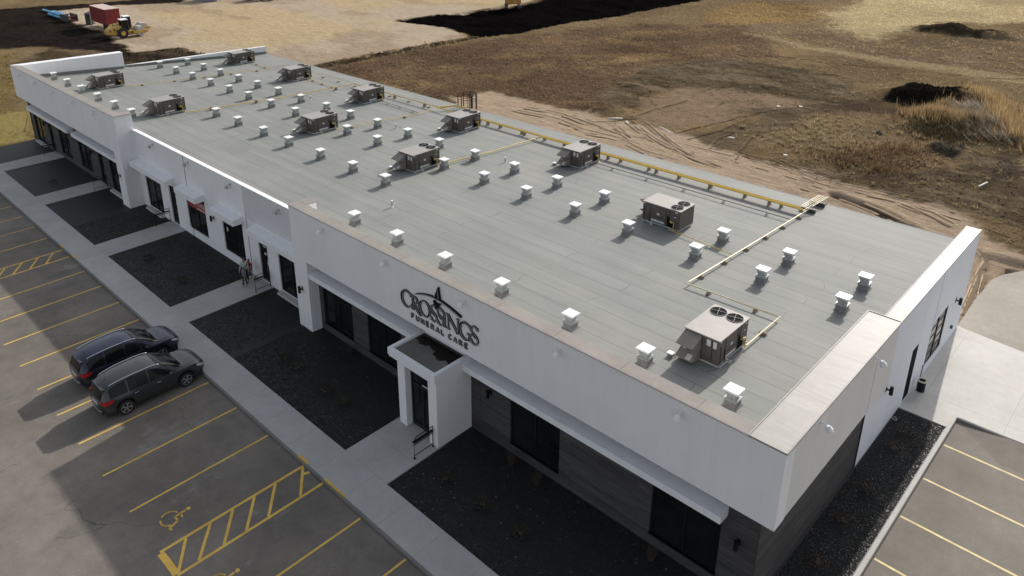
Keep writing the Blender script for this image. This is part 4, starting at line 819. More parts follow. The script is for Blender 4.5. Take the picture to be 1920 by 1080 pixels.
weeds('rust_weeds', 'reddish brown weeds in the field below the soil heap', [(-13.2, 49.2, 1.6, 2.2, 360), (-12.2, 52.6, .9, 1.4, 200), (-15.5, 46.8, 1.8, .9, 160), (-11.2, 46.6, 1.4, .8, 140)], 5, .6, [(88,70,50), (98,79,56), (74,58,42)])
def tufts(N, poly, name, label, h0, cols, k=7):
    P = [tuple(q) for q in POLY[poly]]; xs = [p[0] for p in P]; ys = [p[1] for p in P]
    px = rng.uniform(min(xs)-2, max(xs)+2, N); py = rng.uniform(min(ys)-1, max(ys)+2, N); ok = inpoly(px+rng.normal(0, 1.2, N), py+rng.normal(0, 1.2, N), P)&(py > 39)
    weeds(name, label, [(x_, y_, .10*q, .10*q, int(k*q)+1) for x_, y_, q in zip(px[ok], py[ok], rng.uniform(.5, 1.8, ok.sum()))], 5, h0, cols)
tufts(520, 'tan2', 'straw_tufts', 'separate yellowish tufts of dry grass in front of the soil heap', .42, [(126,112,82), (110,96,70), (140,126,96)])
tufts(330, 'darkd', 'straw_tufts', 'small olive tufts beside the bare earth strip', .3, [(112,102,70), (126,114,80)], 5)
tufts(420, 'churn', 'straw_tufts', 'small pale tufts on the churned soil', .3, [(120,108,80), (96,86,62)], 5)
tufts(500, 'purple', 'straw_tufts', 'straw-coloured tufts scattered over the far brown field', .4, [(150,132,94), (128,110,78)], 5)
tufts(160, 'berm', 'straw_tufts', 'pale tufts along the bank by the graded pad', .5, [(150,132,94), (120,104,74)], 6)
# scattered clods on churned soil
def clods(N, poly, size, name, label, mat):
    mat = 'clod'; size *= .55; N = int(N*.8)
    P = [tuple(q) for q in POLY[poly]]; xs = [p[0] for p in P]; ys = [p[1] for p in P]
    px = rng.uniform(min(xs), max(xs), N); py = rng.uniform(min(ys), max(ys), N); k = inpoly(px, py, P); px, py = px[k], py[k]
    c, de, hg, tr_, cl_ = ground_fields(px, py); pz = height(px, py, cl_); n = len(px)
    base = np.array([(1,0,0),(0,1,0),(-1,0,0),(0,-1,0),(0,0,.9),(0,0,-.6)]); F0 = np.array([(0,1,4),(1,2,4),(2,3,4),(3,0,4),(1,0,5),(2,1,5),(3,2,5),(0,3,5)])
    s_ = size*rng.uniform(.4, 1.7, n)**1.5; V = base[None]*s_[:, None, None]*rng.uniform(.6, 1.3, (n, 6, 1)); a = rng.uniform(0, 6.28, n); ca, sa = np.cos(a)[:, None], np.sin(a)[:, None]
    V = np.stack([V[..., 0]*ca-V[..., 1]*sa+px[:, None], V[..., 0]*sa+V[..., 1]*ca+py[:, None], V[..., 2]+pz[:, None]], -1).reshape(-1, 3)
    F = (F0[None]+np.arange(n)[:, None, None]*6).reshape(-1, 3); cc = np.repeat(np.clip(c*rng.uniform(.6, 1.15, (n, 1)), .003, .8), 6, 0)
    return fastmesh(name, V, F, mat, cc, label=label, cat='soil', kind='stuff')
clods(1500, 'churn', .11, 'soil_clods', 'dark clods of churned soil in the field behind the building', 'blade')
clods(1500, 'darkd', .12, 'soil_clods', 'small dark clods beside the bare earth strip', 'blade')
clods(700, 'mound', .13, 'soil_clods', 'black lumps of soil on the heap beside the tall weeds', 'blade')
clods(900, 'pit', .2, 'soil_clods', 'black lumps in the excavated hollow beyond the field', 'blade')
clods(900, 'berm', .2, 'soil_clods', 'dark lumps along the bank between graded pad and field', 'blade')
clods(700, 'darkb', .22, 'soil_clods', 'dark lumps of soil beyond the far end of the building', 'blade')
clods(350, 'gpile', .12, 'gravel_heap', 'low heap of grey gravel in the weeds', 'blade')
# ---- site slabs
lot = struct(MB().box(-120, 60, -70, -5.98, -.5, 0), 'parking_lot', 'asphalt')
slot = struct(MB().box(1.55, 60, -5.98, 16.1, -.5, .0), 'side_parking_lot', 'asphalt_pale')
struct(MB().box(-74.0, 1.38, -5.90, -4.30, -.3, .15), 'sidewalk', 'sidewalk')
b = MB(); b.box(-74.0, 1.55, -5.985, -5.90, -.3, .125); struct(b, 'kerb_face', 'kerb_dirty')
b = MB()
for a, c in ((-67.42, -65.12), (-56.98, -54.72), (-44.72, -42.44), (-33.2, -30.92), (-16.35, -13.56)):
    y1 = {-67.42: .7, -56.98: .7, -44.72: 1.25, -33.2: 1.25, -16.35: -1.05}[a]; b.box(a, c, -4.30, y1, -.3, .15 if a != -16.35 else .152)
struct(b, 'entry_walks', 'walk')
b = MB(); b.prism([(-72.75, -4.30), (1.38, -4.30), (1.38, 15.10), (-.60, 15.10), (-.60, 1.2), (-72.75, 1.2)], -.3, .10); struct(b, 'gravel_bed', 'gravel')
struct(MB().box(1.38, 1.55, -5.90, 16.1, -.3, .17), 'kerb', 'kerb', bevel=.02)
b = MB(); b.prism([(-.58, 15.10), (1.38, 15.10), (1.38, 16.1), (1.7, 16.18), (60, 16.18), (60, 16.8), (2.5, 24.02), (-.58, 24.46)], -.3, .15); struct(b, 'concrete_pad', 'pad')
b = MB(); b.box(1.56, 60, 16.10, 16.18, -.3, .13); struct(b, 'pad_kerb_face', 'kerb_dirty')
b = MB(); b.add([(1.56, 16.098, .001), (3.6, 14.3, .001), (3.6, 16.098, .135), (60, 14.3, .001), (60, 16.098, .135)], [(0, 1, 2), (1, 3, 4, 2)]); b.build('ramp', 'asphalt_pale', slot)
b = MB(); b.prism([(-.60, 24.47), (2.5, 24.03), (60, 16.9), (60, 38), (4, 34.8), (.5, 34.3), (-.3, 32.8), (-.6, 31.7), (-.68, 28.3)], -.3, .05); struct(b, 'service_road', 'drive')
# ---- painted marks: parts of the lots
def line(par, x0, y0, x1, y1, wd, name='stall_line', z=.004, mat='paint'):
    d_ = Vector((x1-x0, y1-y0, 0)).normalized(); nrm = Vector((-d_.y, d_.x, 0))*wd/2; P0 = Vector((x0, y0, z)); P1 = Vector((x1, y1, z)); b = MB()
    n = max(2, int((P1-P0).length/.35)); L = []
    for i in range(n+1):
        p = P0.lerp(P1, i/n); j = random.uniform(-.006, .006); L += [p+nrm*(1+j*8), p-nrm*(1-j*8)]
    b.add(L, [(2*i, 2*i+1, 2*i+3, 2*i+2) for i in range(n)]); return b.build(name, mat, par)
S_ = 2.743
for x in (-10.33, -13.02, -7.6, -4.85, -2.1, .5): line(lot, x, -6.05, x, -12.2, .092)
for k in range(0, 9):
    if k != 9: line(lot, -19.73-k*S_, -6.05, -19.73-k*S_, -12.2, .092)
for k in range(0, 12): line(lot, -48.63-k*2.68, -6.12, -48.63-k*2.68, -12.2, .092)
def hatch(x0, x1, ys, wd=.14, y1=-12.2):
    wd *= .85; line(lot, x0, -6.0, x0, y1, wd, 'hatched_bay_line'); line(lot, x1, -6.0, x1, y1, wd, 'hatched_bay_line')
    for a, c in ys:
        line(lot, x0+wd/2, a, x1-wd/2, c, wd*.95, 'hatched_bay_line', .0045)
hatch(-17.0, -15.58, [(-6.46+.4, -7.54+.5), (-7.39, -8.49), (-8.34, -9.44), (-9.29, -10.37), (-10.24, -11.35), (-11.23, -12.15)])
line(lot, -16.93, -12.2, -15.65, -12.2, .26, 'hatched_bay_line')
hatch(-45.9, -44.5, [(-6.6, -7.45), (-7.55, -8.4), (-8.5, -9.4), (-9.5, -10.35), (-10.5, -11.3), (-11.4, -12.1)])
line(lot, -16.5, -6.02, -16.6, -6.3, .14, 'hatched_bay_line')
def wheelchair(cx, cy):
    b = MB(); z = .005
    def seg(pts, wd):
        for (x0, y0), (x1, y1) in zip(pts[:-1], pts[1:]):
            d_ = Vector((x1-x0, y1-y0, 0)).normalized()*wd*.2; n_ = Vector((-(y1-y0), x1-x0, 0)).normalized()*wd/2; P = Vector((cx+x0, cy+y0, z)); Qq = Vector((cx+x1, cy+y1, z))
            b.add([P-d_+n_, P-d_-n_, Qq+d_-n_, Qq+d_+n_], [(0, 1, 2, 3)])
    wheel = [(-.02+.36*math.cos(math.radians(a)), -.18+.36*math.sin(math.radians(a))) for a in range(110, 345, 15)]; seg(wheel[:8], .075); seg(wheel[9:], .075)
    seg([(.0, .42), (.02, .0)], .09); seg([(.02, .0), (.30, -.02)], .08); seg([(.30, -.02), (.42, -.42), (.55, -.38)], .08); seg([(.02, .22), (.24, .2)], .07)
    b.add([(cx+.0+.09*math.cos(a*.785), cy+.56+.09*math.sin(a*.785), z) for a in range(8)], [tuple(range(8))]); return b.build('wheelchair_symbol', 'paint', lot)
wheelchair(-18.25, -11.05); wheelchair(-14.25, -11.15)
for y in (5.75-2*S_, 5.75-S_, 5.75, 5.75+S_, 5.75+2*S_, 5.75+3*S_): line(slot, 1.62, y, 7.9, y-.12, .10, mat='paintpale')
b = MB(); b.box(-17.55, -16.85, -5.93, -5.90, .02, .153); b.box(-17.55, -16.85, -5.93, -5.80, .1503, .1545); b.box(-15.6, -14.2, -5.93, -5.90, .02, .153); b.box(-15.6, -14.2, -5.93, -5.84, .1503, .1545)
b.box(-44.4, -43.7, -5.93, -5.83, .1503, .1545); b.box(-46.6, -45.9, -5.93, -5.83, .1503, .1545); struct(b, 'kerb_paint', 'paint')
# loose stones over the gravel beds
def stones(N, regs, size, name, label, mat, z0=.10):
    P = []
    for (x0, x1, y0, y1, share) in regs:
        k = int(N*share); P.append(np.stack([rng.uniform(x0, x1, k), rng.uniform(y0, y1, k)], -1))
    P = np.concatenate(P); keep = np.ones(len(P), bool)
    for a, c in ((-67.42, -65.12), (-56.98, -54.72), (-44.72, -42.44), (-33.2, -30.92), (-16.35, -13.56)): keep &= ~((P[:, 0] > a-.05) & (P[:, 0] < c+.05))
    P = P[keep]; n = len(P)
    base = np.array([(1,0,0),(0,1,0),(-1,0,0),(0,-1,0),(0,0,.7),(0,0,-.6)]); F0 = np.array([(0,1,4),(1,2,4),(2,3,4),(3,0,4),(1,0,5),(2,1,5),(3,2,5),(0,3,5)])
    s_ = size*rng.uniform(.5, 1.4, n); V = base[None]*s_[:, None, None]*rng.uniform(.6, 1.3, (n, 6, 1)); a = rng.uniform(0, 6.28, n); ca, sa = np.cos(a)[:, None], np.sin(a)[:, None]
    V = np.stack([V[..., 0]*ca-V[..., 1]*sa+P[:, :1], V[..., 0]*sa+V[..., 1]*ca+P[:, 1:], V[..., 2]+z0+.008], -1).reshape(-1, 3)
    return fastmesh(name, V, (F0[None]+np.arange(n)[:, None, None]*6).reshape(-1, 3), mat, label=label, cat='stones', kind='stuff')
regs = [(-26, 1.3, -4.25, .55, .5), (-.5, 1.33, .7, 15.0, .3), (-49, -26.5, -4.25, 1.05, .2)]
stones(90000, regs, .024, 'loose_gravel', 'loose black stones covering the planting beds along the building', 'stone')
stones(450, regs, .018, 'pale_stones', 'few small pale stones scattered among the black gravel', 'stonepale', .112)
# ------------------------------------------------------------------ rooftop units
def make_unit(rot=False):
    r = thing('rooftop_air_conditioner', '', 'air conditioner', (0, 0, 0))
    W, D, H = 1.44, 2.26, 1.24       # local: near corner at origin, body x -W..0, y 0..D
    b = MB(); b.box(-W+.08, -.08, .08, D-.08, -.25, .10); b.build('base_curb', 'curb', r)
    b = MB(); b.box(-W, 0, 0, D, .10, .18); b.build('base_rail', 'galv', r)
    b = MB(); b.box(-W+.01, -.01, .01, D-.75, .18, H-.04); b.box(-W+.01, -.01, D-.62, D-.01, .18, H-.04); b.box(-W+.01, -.22, D-.75, D-.62, .18, H-.04); b.box(-.22, -.01, D-.75, D-.62, .72, H-.04)
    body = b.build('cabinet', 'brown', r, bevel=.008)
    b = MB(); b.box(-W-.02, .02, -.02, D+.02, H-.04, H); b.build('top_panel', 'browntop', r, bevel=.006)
    # panel seams and doors on the service side (+x)
    b = MB()
    for y in (.48, 1.42, 1.66): b.box(-.012, .003, y-.008, y+.008, .2, H-.06)
    b.box(-.012, .003, .5, 1.4, .52, .535); b.box(-.30, -.28, -.003, .012, .2, H-.06); b.box(-W+.72, -W+.735, -.003, .012, .2, H-.06)
    b.build('panel_seam', 'trimblack', body)
    b = MB(); b.add([(-.006, 1.50, .35), (.004, 1.50, .90), (.004, 1.78, .42), (-.006, 1.78, .2), (-.006, 1.5, .2)], [(0, 1, 2, 3, 4)]); b.box(-.01, .005, 1.50, 1.62, .2, .72); b.box(-.01, .005, 1.62, 1.9, .2, .42); b.build('coil_recess', 'fan', body)
    for q in ((0, .004, .56, 1.34, .25, .36), (0, .004, .88, 1.04, .66, .78), (0, .004, .05, .15, 1.12, 1.17), (0, .004, 1.95, 2.1, 1.08, 1.15), (0, .004, 1.92, 2.0, .8, .87), (-.52, -.36, -.004, .002, .86, 1.12), (-.26, -.12, -.004, .002, .84, 1.12)): MB().box(*q).build('label', 'label', body)
    # fans
    for fx in (-1.06, -.38):
        b = MB(); b.disc((fx, D-.42, H), .325, .008, 28); f = b.build('fan', 'fan', r)
        b = MB(); b.ring((fx, D-.42, H+.004), .322, .332, .02, 28)
        for a in range(2):
            c, s = math.cos(a*math.pi/2+.3), math.sin(a*math.pi/2+.3); b.tube([(fx-.31*c, D-.42-.31*s, H+.036), (fx+.31*c, D-.42+.31*s, H+.036)], .008, 6)
        b.build('fan_guard', 'fanring', f)
        b = MB()
        for a in range(3):
            an = a*2.094+.5; c, s = math.cos(an), math.sin(an); c2, s2 = math.cos(an+.7), math.sin(an+.7)
            b.add([(fx+.04*c, D-.42+.04*s, H+.012), (fx+.27*c, D-.42+.27*s, H+.008), (fx+.25*c2, D-.42+.25*s2, H+.022), (fx+.04*c2, D-.42+.04*s2, H+.015)], [(0, 1, 2, 3)])
        b.disc((fx, D-.42, H+.006), .06, .03, 12); b.build('fan_blade', 'fan', f)
    # intake hoods on the -y end
    x0, x1 = -W+.02, -W+.72
    def hood(yo, ztop, zout, zbot, nm):
        b = MB(); b.add([(x0, .0, ztop), (x1, .0, ztop), (x1, yo, zout), (x0, yo, zout)], [(0, 1, 2, 3)]); b.add([(x0, 0, ztop-.015), (x1, 0, ztop-.015), (x1, yo, zout-.02), (x0, yo, zout-.02)], [(3, 2, 1, 0)])
        b.add([(x0, yo, zout), (x1, yo, zout), (x1, yo, zout-.02), (x0, yo, zout-.02)], [(0, 1, 2, 3)])
        for x in (x0, x1): b.add([(x, 0, ztop), (x, yo, zout), (x, yo+.02, zout-.03), (x, 0, zbot)], [(0, 1, 2, 3)])
        return b.build(nm, 'hood', r)
    hood(-.66, H-.1, H-.36, .62, 'intake_hood')
    h2 = hood(-.62, .66, .30, .16, 'relief_hood')
    for x, y, w_, l_ in ((-W+.12, -.2, .13, .07), (-W+.42, -.38, .2, .22)):
        b = MB(); z = lambda yy: .66-.36*(-yy/.62)+.004; b.add([(x, y, z(y)), (x+w_, y, z(y)), (x+w_, y-l_, z(y-l_)), (x, y-l_, z(y-l_))], [(0, 1, 2, 3)]); b.build('label', 'label', h2)
    # disconnect box with cable, drain trap, gas riser
    b = MB(); b.box(-W-.30, -W-.12, -.58, -.42, -.05, .22); db = b.build('junction_box', 'curb', r); b = MB(); b.box(-W-.33, -W-.09, -.61, -.39, .22, .25); b.build('lid', 'whitecap', db)
    b = MB(); b.tube([(-W-.1, -.5, .2), (-W+.02, -.42, .02), (-W+.2, -.2, .03), (-W+.3, 0, .14)], .014, 6); b.build('cable', 'black', r)
    b = MB(); b.tube([(0, .62, .20), (.09, .62, .20), (.09, .62, .06), (.14, .70, .06), (.14, .70, .16), (.20, .70, .16)], .018, 8); b.tube([(.06, .02, .13), (.06, .6, .13)], .012, 6); b.build('drain_trap', 'whitepvc', r)
    b = MB(); b.tube([(-.05, 1.7, .55), (.07, 1.7, .55), (.07, 1.95, .55), (.07, 1.95, .1), (.07, 2.12, .08)], .02, 8); b.disc((.07, 1.8, .5), .04, .1, 10); b.tube([(.07, 1.95, .35), (.16, 1.95, .35)], .012, 6); b.build('gas_riser', 'yellow', r)
    b = MB(); b.tube([(.01, .12, .95), (.02, .12, .2), (.02, .2, .14)], .012, 6); b.tube([(.01, .46, .7), (.03, .46, .14)], .012, 6); b.build('conduit', 'black', r)
    return r
U0 = make_unit()
UN = [('A', -4.30, 4.22, 'nearest the front right corner of the roof'), ('C', -21.62, 18.62, 'in the back row, right of the black roof ladder cage'),
      ('D', -32.62, 18.52, 'in the back row, just in front of the black roof ladder cage'), ('E', -28.18, 10.18, 'in the middle row with a vent against its side'),
      ('F', -39.45, 10.28, 'farther left of the two in the middle row'), ('G', -44.15, 18.52, 'in the back row, next left of the black ladder cage unit'),
      ('H', -55.35, 18.62, 'in the back row, second from the far end'), ('I', -65.82, 18.62, 'at the far back corner by the low end wall'),
      ('J', -51.50, 4.15, 'behind the corner of the far tall block'), ('K', -63.65, 4.18, 'behind the far tall parapet, farthest to the left')]
first = True
for k, x, y, lab in UN:
    L_ = 'brown rooftop unit ' + lab; loc = (x, y, rz_(y+1)-.02)
    if first: U0.location = loc; U0['label'] = L_; U0['group'] = 'brown air conditioning units on the roof'; first = False; u = U0
    else: u = dup(U0, loc, L_)
dup(U0, (-14.10, 14.30, rz_(15)-.02), 'brown rooftop unit turned sideways with its fans towards the near end wall', rz=-math.pi/2)
# ------------------------------------------------------------------ roof vents
def make_vent():
    r = thing('roof_vent', '', 'roof vent', (0, 0, 0), group='square white-capped vents on the roof')
    b = MB(); a, c = .255, .21
    b.add([(sx*(a+.05), sy*(a+.05), -.03) for sx, sy in ((-1,-1),(1,-1),(1,1),(-1,1))]+[(sx*c, sy*c, .07) for sx, sy in ((-1,-1),(1,-1),(1,1),(-1,1))]+[(sx*c, sy*c, .30) for sx, sy in ((-1,-1),(1,-1),(1,1),(-1,1))],
          [(0,1,5,4),(1,2,6,5),(2,3,7,6),(3,0,4,7),(4,5,9,8),(5,6,10,9),(6,7,11,10),(7,4,8,11),(8,9,10,11)]); b.build('curb', 'curb', r)
    b = MB(); b.box(-.24, .24, -.24, .24, .28, .315); b.box(-.225, .225, -.225, .225, .315, .34); b.box(-.19, .19, -.19, .19, .34, .37)
    g = [(-.15, .275), (-.15, .43), (-.22, .60)]; vs = []
    for s_, z in ((.155, .37), (.17, .48), (.23, .63)): vs += [(sx*s_, sy*s_, z) for sx, sy in ((-1,-1),(1,-1),(1,1),(-1,1))]
    b.add(vs, [(4*j+k, 4*j+(k+1) % 4, 4*j+4+(k+1) % 4, 4*j+4+k) for j in (0, 1) for k in range(4)]); b.build('throat', 'galv', r)
    b = MB(); b.box(-.285, .285, -.265, .265, .63, .675); b.box(-.275, .275, -.255, .255, .675, .69); b.build('cap', 'whitecap', r, bevel=.006)
    return r
V0 = make_vent()
ROWS = [('front row', 2.58, [-2.82,-6.3,-9.79,-13.54,-17.12,-20.61,-24.08,-52.6,-55.96,-59.5,-63.26,-66.7,-70.3]),
        ('second row', 7.5, [-27.6,-30.83,-34.36,-38.18,-41.49,-45.14,-48.55]),
        ('third row', 12.2, [-2.75,-6.3,-9.65,-13.54,-16.97,-20.5,-23.89,-27.46,-34.28,-37.83,-44.63,-48.22,-51.85,-55.13,-58.59,-62.14,-65.6,-69.25]),
        ('back row', 14.95, [-2.81,-6.26,-9.65,-16.98,-20.44,-23.89,-27.4,-30.9,-34.24,-37.74,-41.13,-44.36,-48.08,-51.6,-55.1,-58.52,-61.96,-65.4,-68.88])]
ORD = ['nearest', 'second', 'third', 'fourth', 'fifth', 'sixth', 'seventh', 'eighth', 'ninth', 'tenth', 'eleventh', 'twelfth', 'thirteenth', 'fourteenth', 'fifteenth', 'sixteenth', 'seventeenth', 'eighteenth', 'farthest']
first = True
for rn, y, xs in ROWS:
    for i, x in enumerate(xs):
        q = 'farthest' if i == len(xs)-1 else ORD[i]
        lab = 'white-capped roof vent, %s, %s from the near end wall' % (rn, q); loc = (x-.06, y, rz_(y))
        if first: V0.location = loc; V0['label'] = lab; first = False
        else: dup(V0, loc, lab)
def pipevent(x, y, h, lab):
    r = thing('vent_pipe', lab, 'vent pipe', (x, y, rz_(y)), group='thin vent pipes on the roof'); b = MB(); b.disc((0, 0, -.03), .10, .08, 14, r2=.06); b.build('flashing', 'whitecap', r)
    b = MB(); b.disc((0, 0, .03), .045, h, 12); b.build('pipe', 'galv', r); b = MB(); b.disc((0, 0, h+.0), .06, .05, 12); b.build('cap', 'whitecap', r)
pipevent(-24.7, 5.55, .35, 'short galvanised vent pipe alone on the front part of the roof')
pipevent(-36.79, 15.9, .3, 'thin white vent pipe beside the back row of vents, left of the ladder cage')
pipevent(-48.44, 16.1, .3, 'thin white vent pipe near the start of the yellow pipes')
pipevent(-25.8, 16.1, .32, 'thin white vent pipe beside a single yellow gas line in the middle of the roof')
pipevent(-59.66, 15.9, .3, 'thin white vent pipe at the far end of the roof')
# ------------------------------------------------------------------ gas pipes on blocks
def pipe(name, label, pts, r, mat, h, step=2.0, sup=True, down=0, smat='wood', end=0):
    P = []
    for p in pts: P.append((p[0], p[1], rz_(p[1])+(p[2] if len(p) > 2 else h)))
    if down: P += [(P[-1][0], P[-1][1]+.03, P[-1][2]-.02), (P[-1][0], P[-1][1]+.04, P[-1][2]-down)]
    root = thing(name, label, 'pipe', (0, 0, 0), group='gas pipes laid over the roof'); b = MB(); b.tube(P, r, 8); b.build('pipe', mat, root)
    if end:
        e = MB(); e.tube([(end, 21.3 if end > -8.4 else 21.9, rz_(21.6)+.42), (end, 24.42, rz_(24.4)+.42), (end, 24.46, rz_(24.4)-.3)], .020, 8); e.build('pipe_end', 'cream', root)
    if not sup: return root
    for (x0, y0, *_), (x1, y1, *_) in zip(pts[:-1], pts[1:]):
        L = math.hypot(x1-x0, y1-y0); n = int(L/step)
        for i in range(n):
            u_ = (i+.5)/n; x, y = x0+(x1-x0)*u_, y0+(y1-y0)*u_; z = rz_(y); alongx = abs(x1-x0) > abs(y1-y0); b = MB()
            wx, wy = (.055, .13) if alongx else (.14, .06)
            b.box(x-wx, x+wx, y-wy, y+wy, z-.01, z+h-r-.005); b.box(x-wx-.03, x+wx+.03, y-wy-.02, y+wy+.02, z-.005, z+.015); b.build('support_block', smat, root)
    return root
G = 'yellow gas pipe '
pipe('gas_pipe', G+'running from the far left unit to the back pipe bundle', [(-63.0, 6.2, .14), (-62.3, 12, .14), (-61.6, 20.0, .14), (-61.4, 21.90, .3), (-38.5, 21.90, .3)], .020, 'yellow', .14, 2.3)
pipe('gas_pipe', 'outermost yellow gas pipe of the back bundle, ending over the roof edge', [(-38.45, 21.90), (-37.9, 23.35), (-35.3, 23.35), (-34.9, 21.90), (-8.66, 21.90)], .044, 'yellow', .32, 2.1, end=-8.66)
pipe('gas_pipe', 'second yellow gas pipe of the back bundle, ending over the roof edge', [(-50.9, 6.2, .14), (-50.3, 14, .14), (-49.9, 21.79, .30), (-38.2, 21.79), (-37.7, 23.2), (-35.1, 23.2), (-34.7, 21.79), (-8.54, 21.79)], .038, 'yellow', .32, 3.4, end=-8.54)
pipe('gas_pipe', 'third yellow gas pipe of the back bundle, ending over the roof edge', [(-38.55, 21.68), (-34.6, 21.68), (-8.43, 21.68)], .044, 'yellow', .32, sup=False, end=-8.42)
pipe('gas_pipe', 'innermost yellow gas pipe of the back bundle, ending over the roof edge', [(-28.05, 12.4, .14), (-27.7, 16.5, .14), (-27.6, 21.3, .2), (-27.3, 21.57), (-8.32, 21.57)], .040, 'yellow', .32, 3.6, sup=False, end=-8.30)
pipe('gas_pipe', 'thin yellow gas pipe from the far back unit to the bundle', [(-65.4, 20.3), (-61.7, 20.05)], .021, 'yellow', .12, 1.6)
pipe('gas_pipe', 'thin yellow gas pipe between two far units of the back row', [(-55.2, 20.35), (-50.1, 19.98)], .021, 'yellow', .12, 1.7)
pipe('gas_pipe', 'thin yellow gas pipe from the left middle unit to the back bundle', [(-39.15, 12.3), (-38.72, 17), (-38.6, 19.7), (-38.7, 21.5)], .021, 'yellow', .14, 2.2)
pipe('gas_pipe', 'thin rust-coloured gas pipe leading to the bend left of the ladder cage', [(-43.8, 20.1), (-38.65, 19.9)], .026, 'wood', .12, 1.7, smat='label')
pipe('gas_pipe', 'thin rust-coloured gas pipe running beside the back bundle to the cream pipe', [(-21.4, 20.1), (-8.5, 20.15)], .028, 'wood', .15, 2.2, smat='label')
pipe('gas_pipe', 'cream gas pipe crossing the near part of the roof', [(-8.36, 22.0, .2), (-8.42, 16.0), (-8.46, 9.4)], .036, 'cream', .16, 1.7, down=0)
pipe('gas_pipe', 'yellow gas pipe with two bends feeding the unit at the front corner', [(-8.5, 9.2), (-6.3, 9.3), (-4.26, 9.36), (-4.2, 6.25)], .034, 'cream', .16, 1.7)
pipe('gas_pipe', 'thin yellow gas pipe from the sideways unit to the cream pipe', [(-12.3, 14.05), (-11.4, 13.95), (-8.5, 13.65)], .022, 'yellow', .13, 1.5, smat='label')
pipe('gas_pipe', 'outer cream gas pipe of the rack over the roof edge', [(-8.36, 22.0, .2), (-8.19, 22.3, .42), (-8.18, 24.45, .42)], .025, 'cream', .36, sup=False, down=.7)
r = thing('pipe_cradle', 'dark wooden cradle under the pipe rack at the back roof edge', 'cradle', (-8.45, 23.7, rz_(23.7))); b = MB(); b.box(-.42, .42, -.09, .09, 0, .26); b.build('beam', 'steel_dark', r); MB().box(-.42, .42, -1.4, -1.22, 0, .28).build('beam', 'steel_dark', r)
# ------------------------------------------------------------------ ladder cage on the back edge
r = thing('roof_ladder_cage', 'black steel guard rails round the ladder head at the back roof edge', 'ladder cage', (-37.9, 24.0, rz_(24))); b = MB(); h = 1.15
for x, y in ((-.42, -.1), (.0, -.1), (-.42, .55), (.35, .5), (.5, .7), (.5, 1.1), (-.1, 1.1), (.8, .3), (.8, .9)): b.tube([(x, y, -.1 if y < .3 else -1.2), (x, y, h)], .034, 6)
b.build('post', 'black', r); b = MB()
for z in (h, .62): b.tube([(-.42, -.1, z), (-.42, .55, z), (-.1, 1.1, z), (.5, 1.1, z), (.8, .9, z), (.8, .3, z)], .022, 6); b.tube([(0, -.1, z), (.35, .5, z), (.5, .7, z)], .022, 6)
b.build('rail', 'black', r); b = MB()
for i in range(16): b.tube([(.2, .42, .9-i*.3), (.6, .42, .9-i*.3)], .014, 6)
b.tube([(.2, .42, 1.1), (.2, .42, -4.9)], .02, 6); b.tube([(.6, .42, 1.1), (.6, .42, -4.9)], .02, 6); b.build('ladder', 'black', r)
# ------------------------------------------------------------------ hand rails at the doors
def rail(x, y0, y1, lab):
    r = thing('handrail', lab, 'handrail', (x, y0, .15), group='black handrails beside the entrance doors'); L = y1-y0; b = MB()
    b.tube([(0, 0, 0), (0, 0, .86), (0, .05, .98), (0, .14, 1.05), (0, L, 1.05), (0, L, 0)], .022, 8); b.disc((0, 0, 0), .06, .012, 10); b.disc((0, L, 0), .06, .012, 10); b.build('frame', 'black', r)
    b = MB(); b.tube([(0, 0, .15), (0, L, .15)], .018, 8); b.tube([(0, 0, .70), (0, L, .70)], .018, 8); b.build('lower_rail', 'black', r)
    b = MB(); b.box(-.05, .05, -.03, L, .80, .86); b.tube([(-.05, L, .83), (-.05, -.02, .83)], .04, 8); b.build('grab_rail', 'black', r)
rail(-13.84, -2.55, -1.50, 'black tubular handrail in front of the white porch')
rail(-31.14, .05, 1.05, 'black tubular handrail beside the door where the people stand')
rail(-44.65, -.05, 1.05, 'black tubular handrail beside the door between the two small canopies')
rail(-54.86, -.55, .5, 'black tubular handrail at the door by the far pillar'); rail(-67.0, -.5, .5, 'black tubular handrail at the farthest door')
# ash urn
r = thing('litter_bin', 'black round bin with pale rim standing beside the end wall door', 'bin', (-.22, 16.98, .15)); b = MB(); b.disc((0, 0, 0), .21, .05, 20); b.build('foot', 'beige', r); b = MB(); b.ring((0, 0, .60), .15, .215, .05, 24); b.build('rim', 'beige', r); b = MB(); b.disc((0, 0, .05), .175, .55, 20); b.build('body', 'black', r); b = MB(); b.disc((0, 0, .60), .15, .01, 20); b.build('sand_tray', 'fan', r)
# hose
b = MB(); b.tube([(-.5, 13.9, .3), (-.35, 13.95, .2), (-.3, 14.1, .14), (-.42, 14.3, .13), (-.5, 14.2, .14)], .012, 6); tag(b.build('hose', 'label'), 'short pale hose curled on the gravel at the foot of the end wall', 'hose')
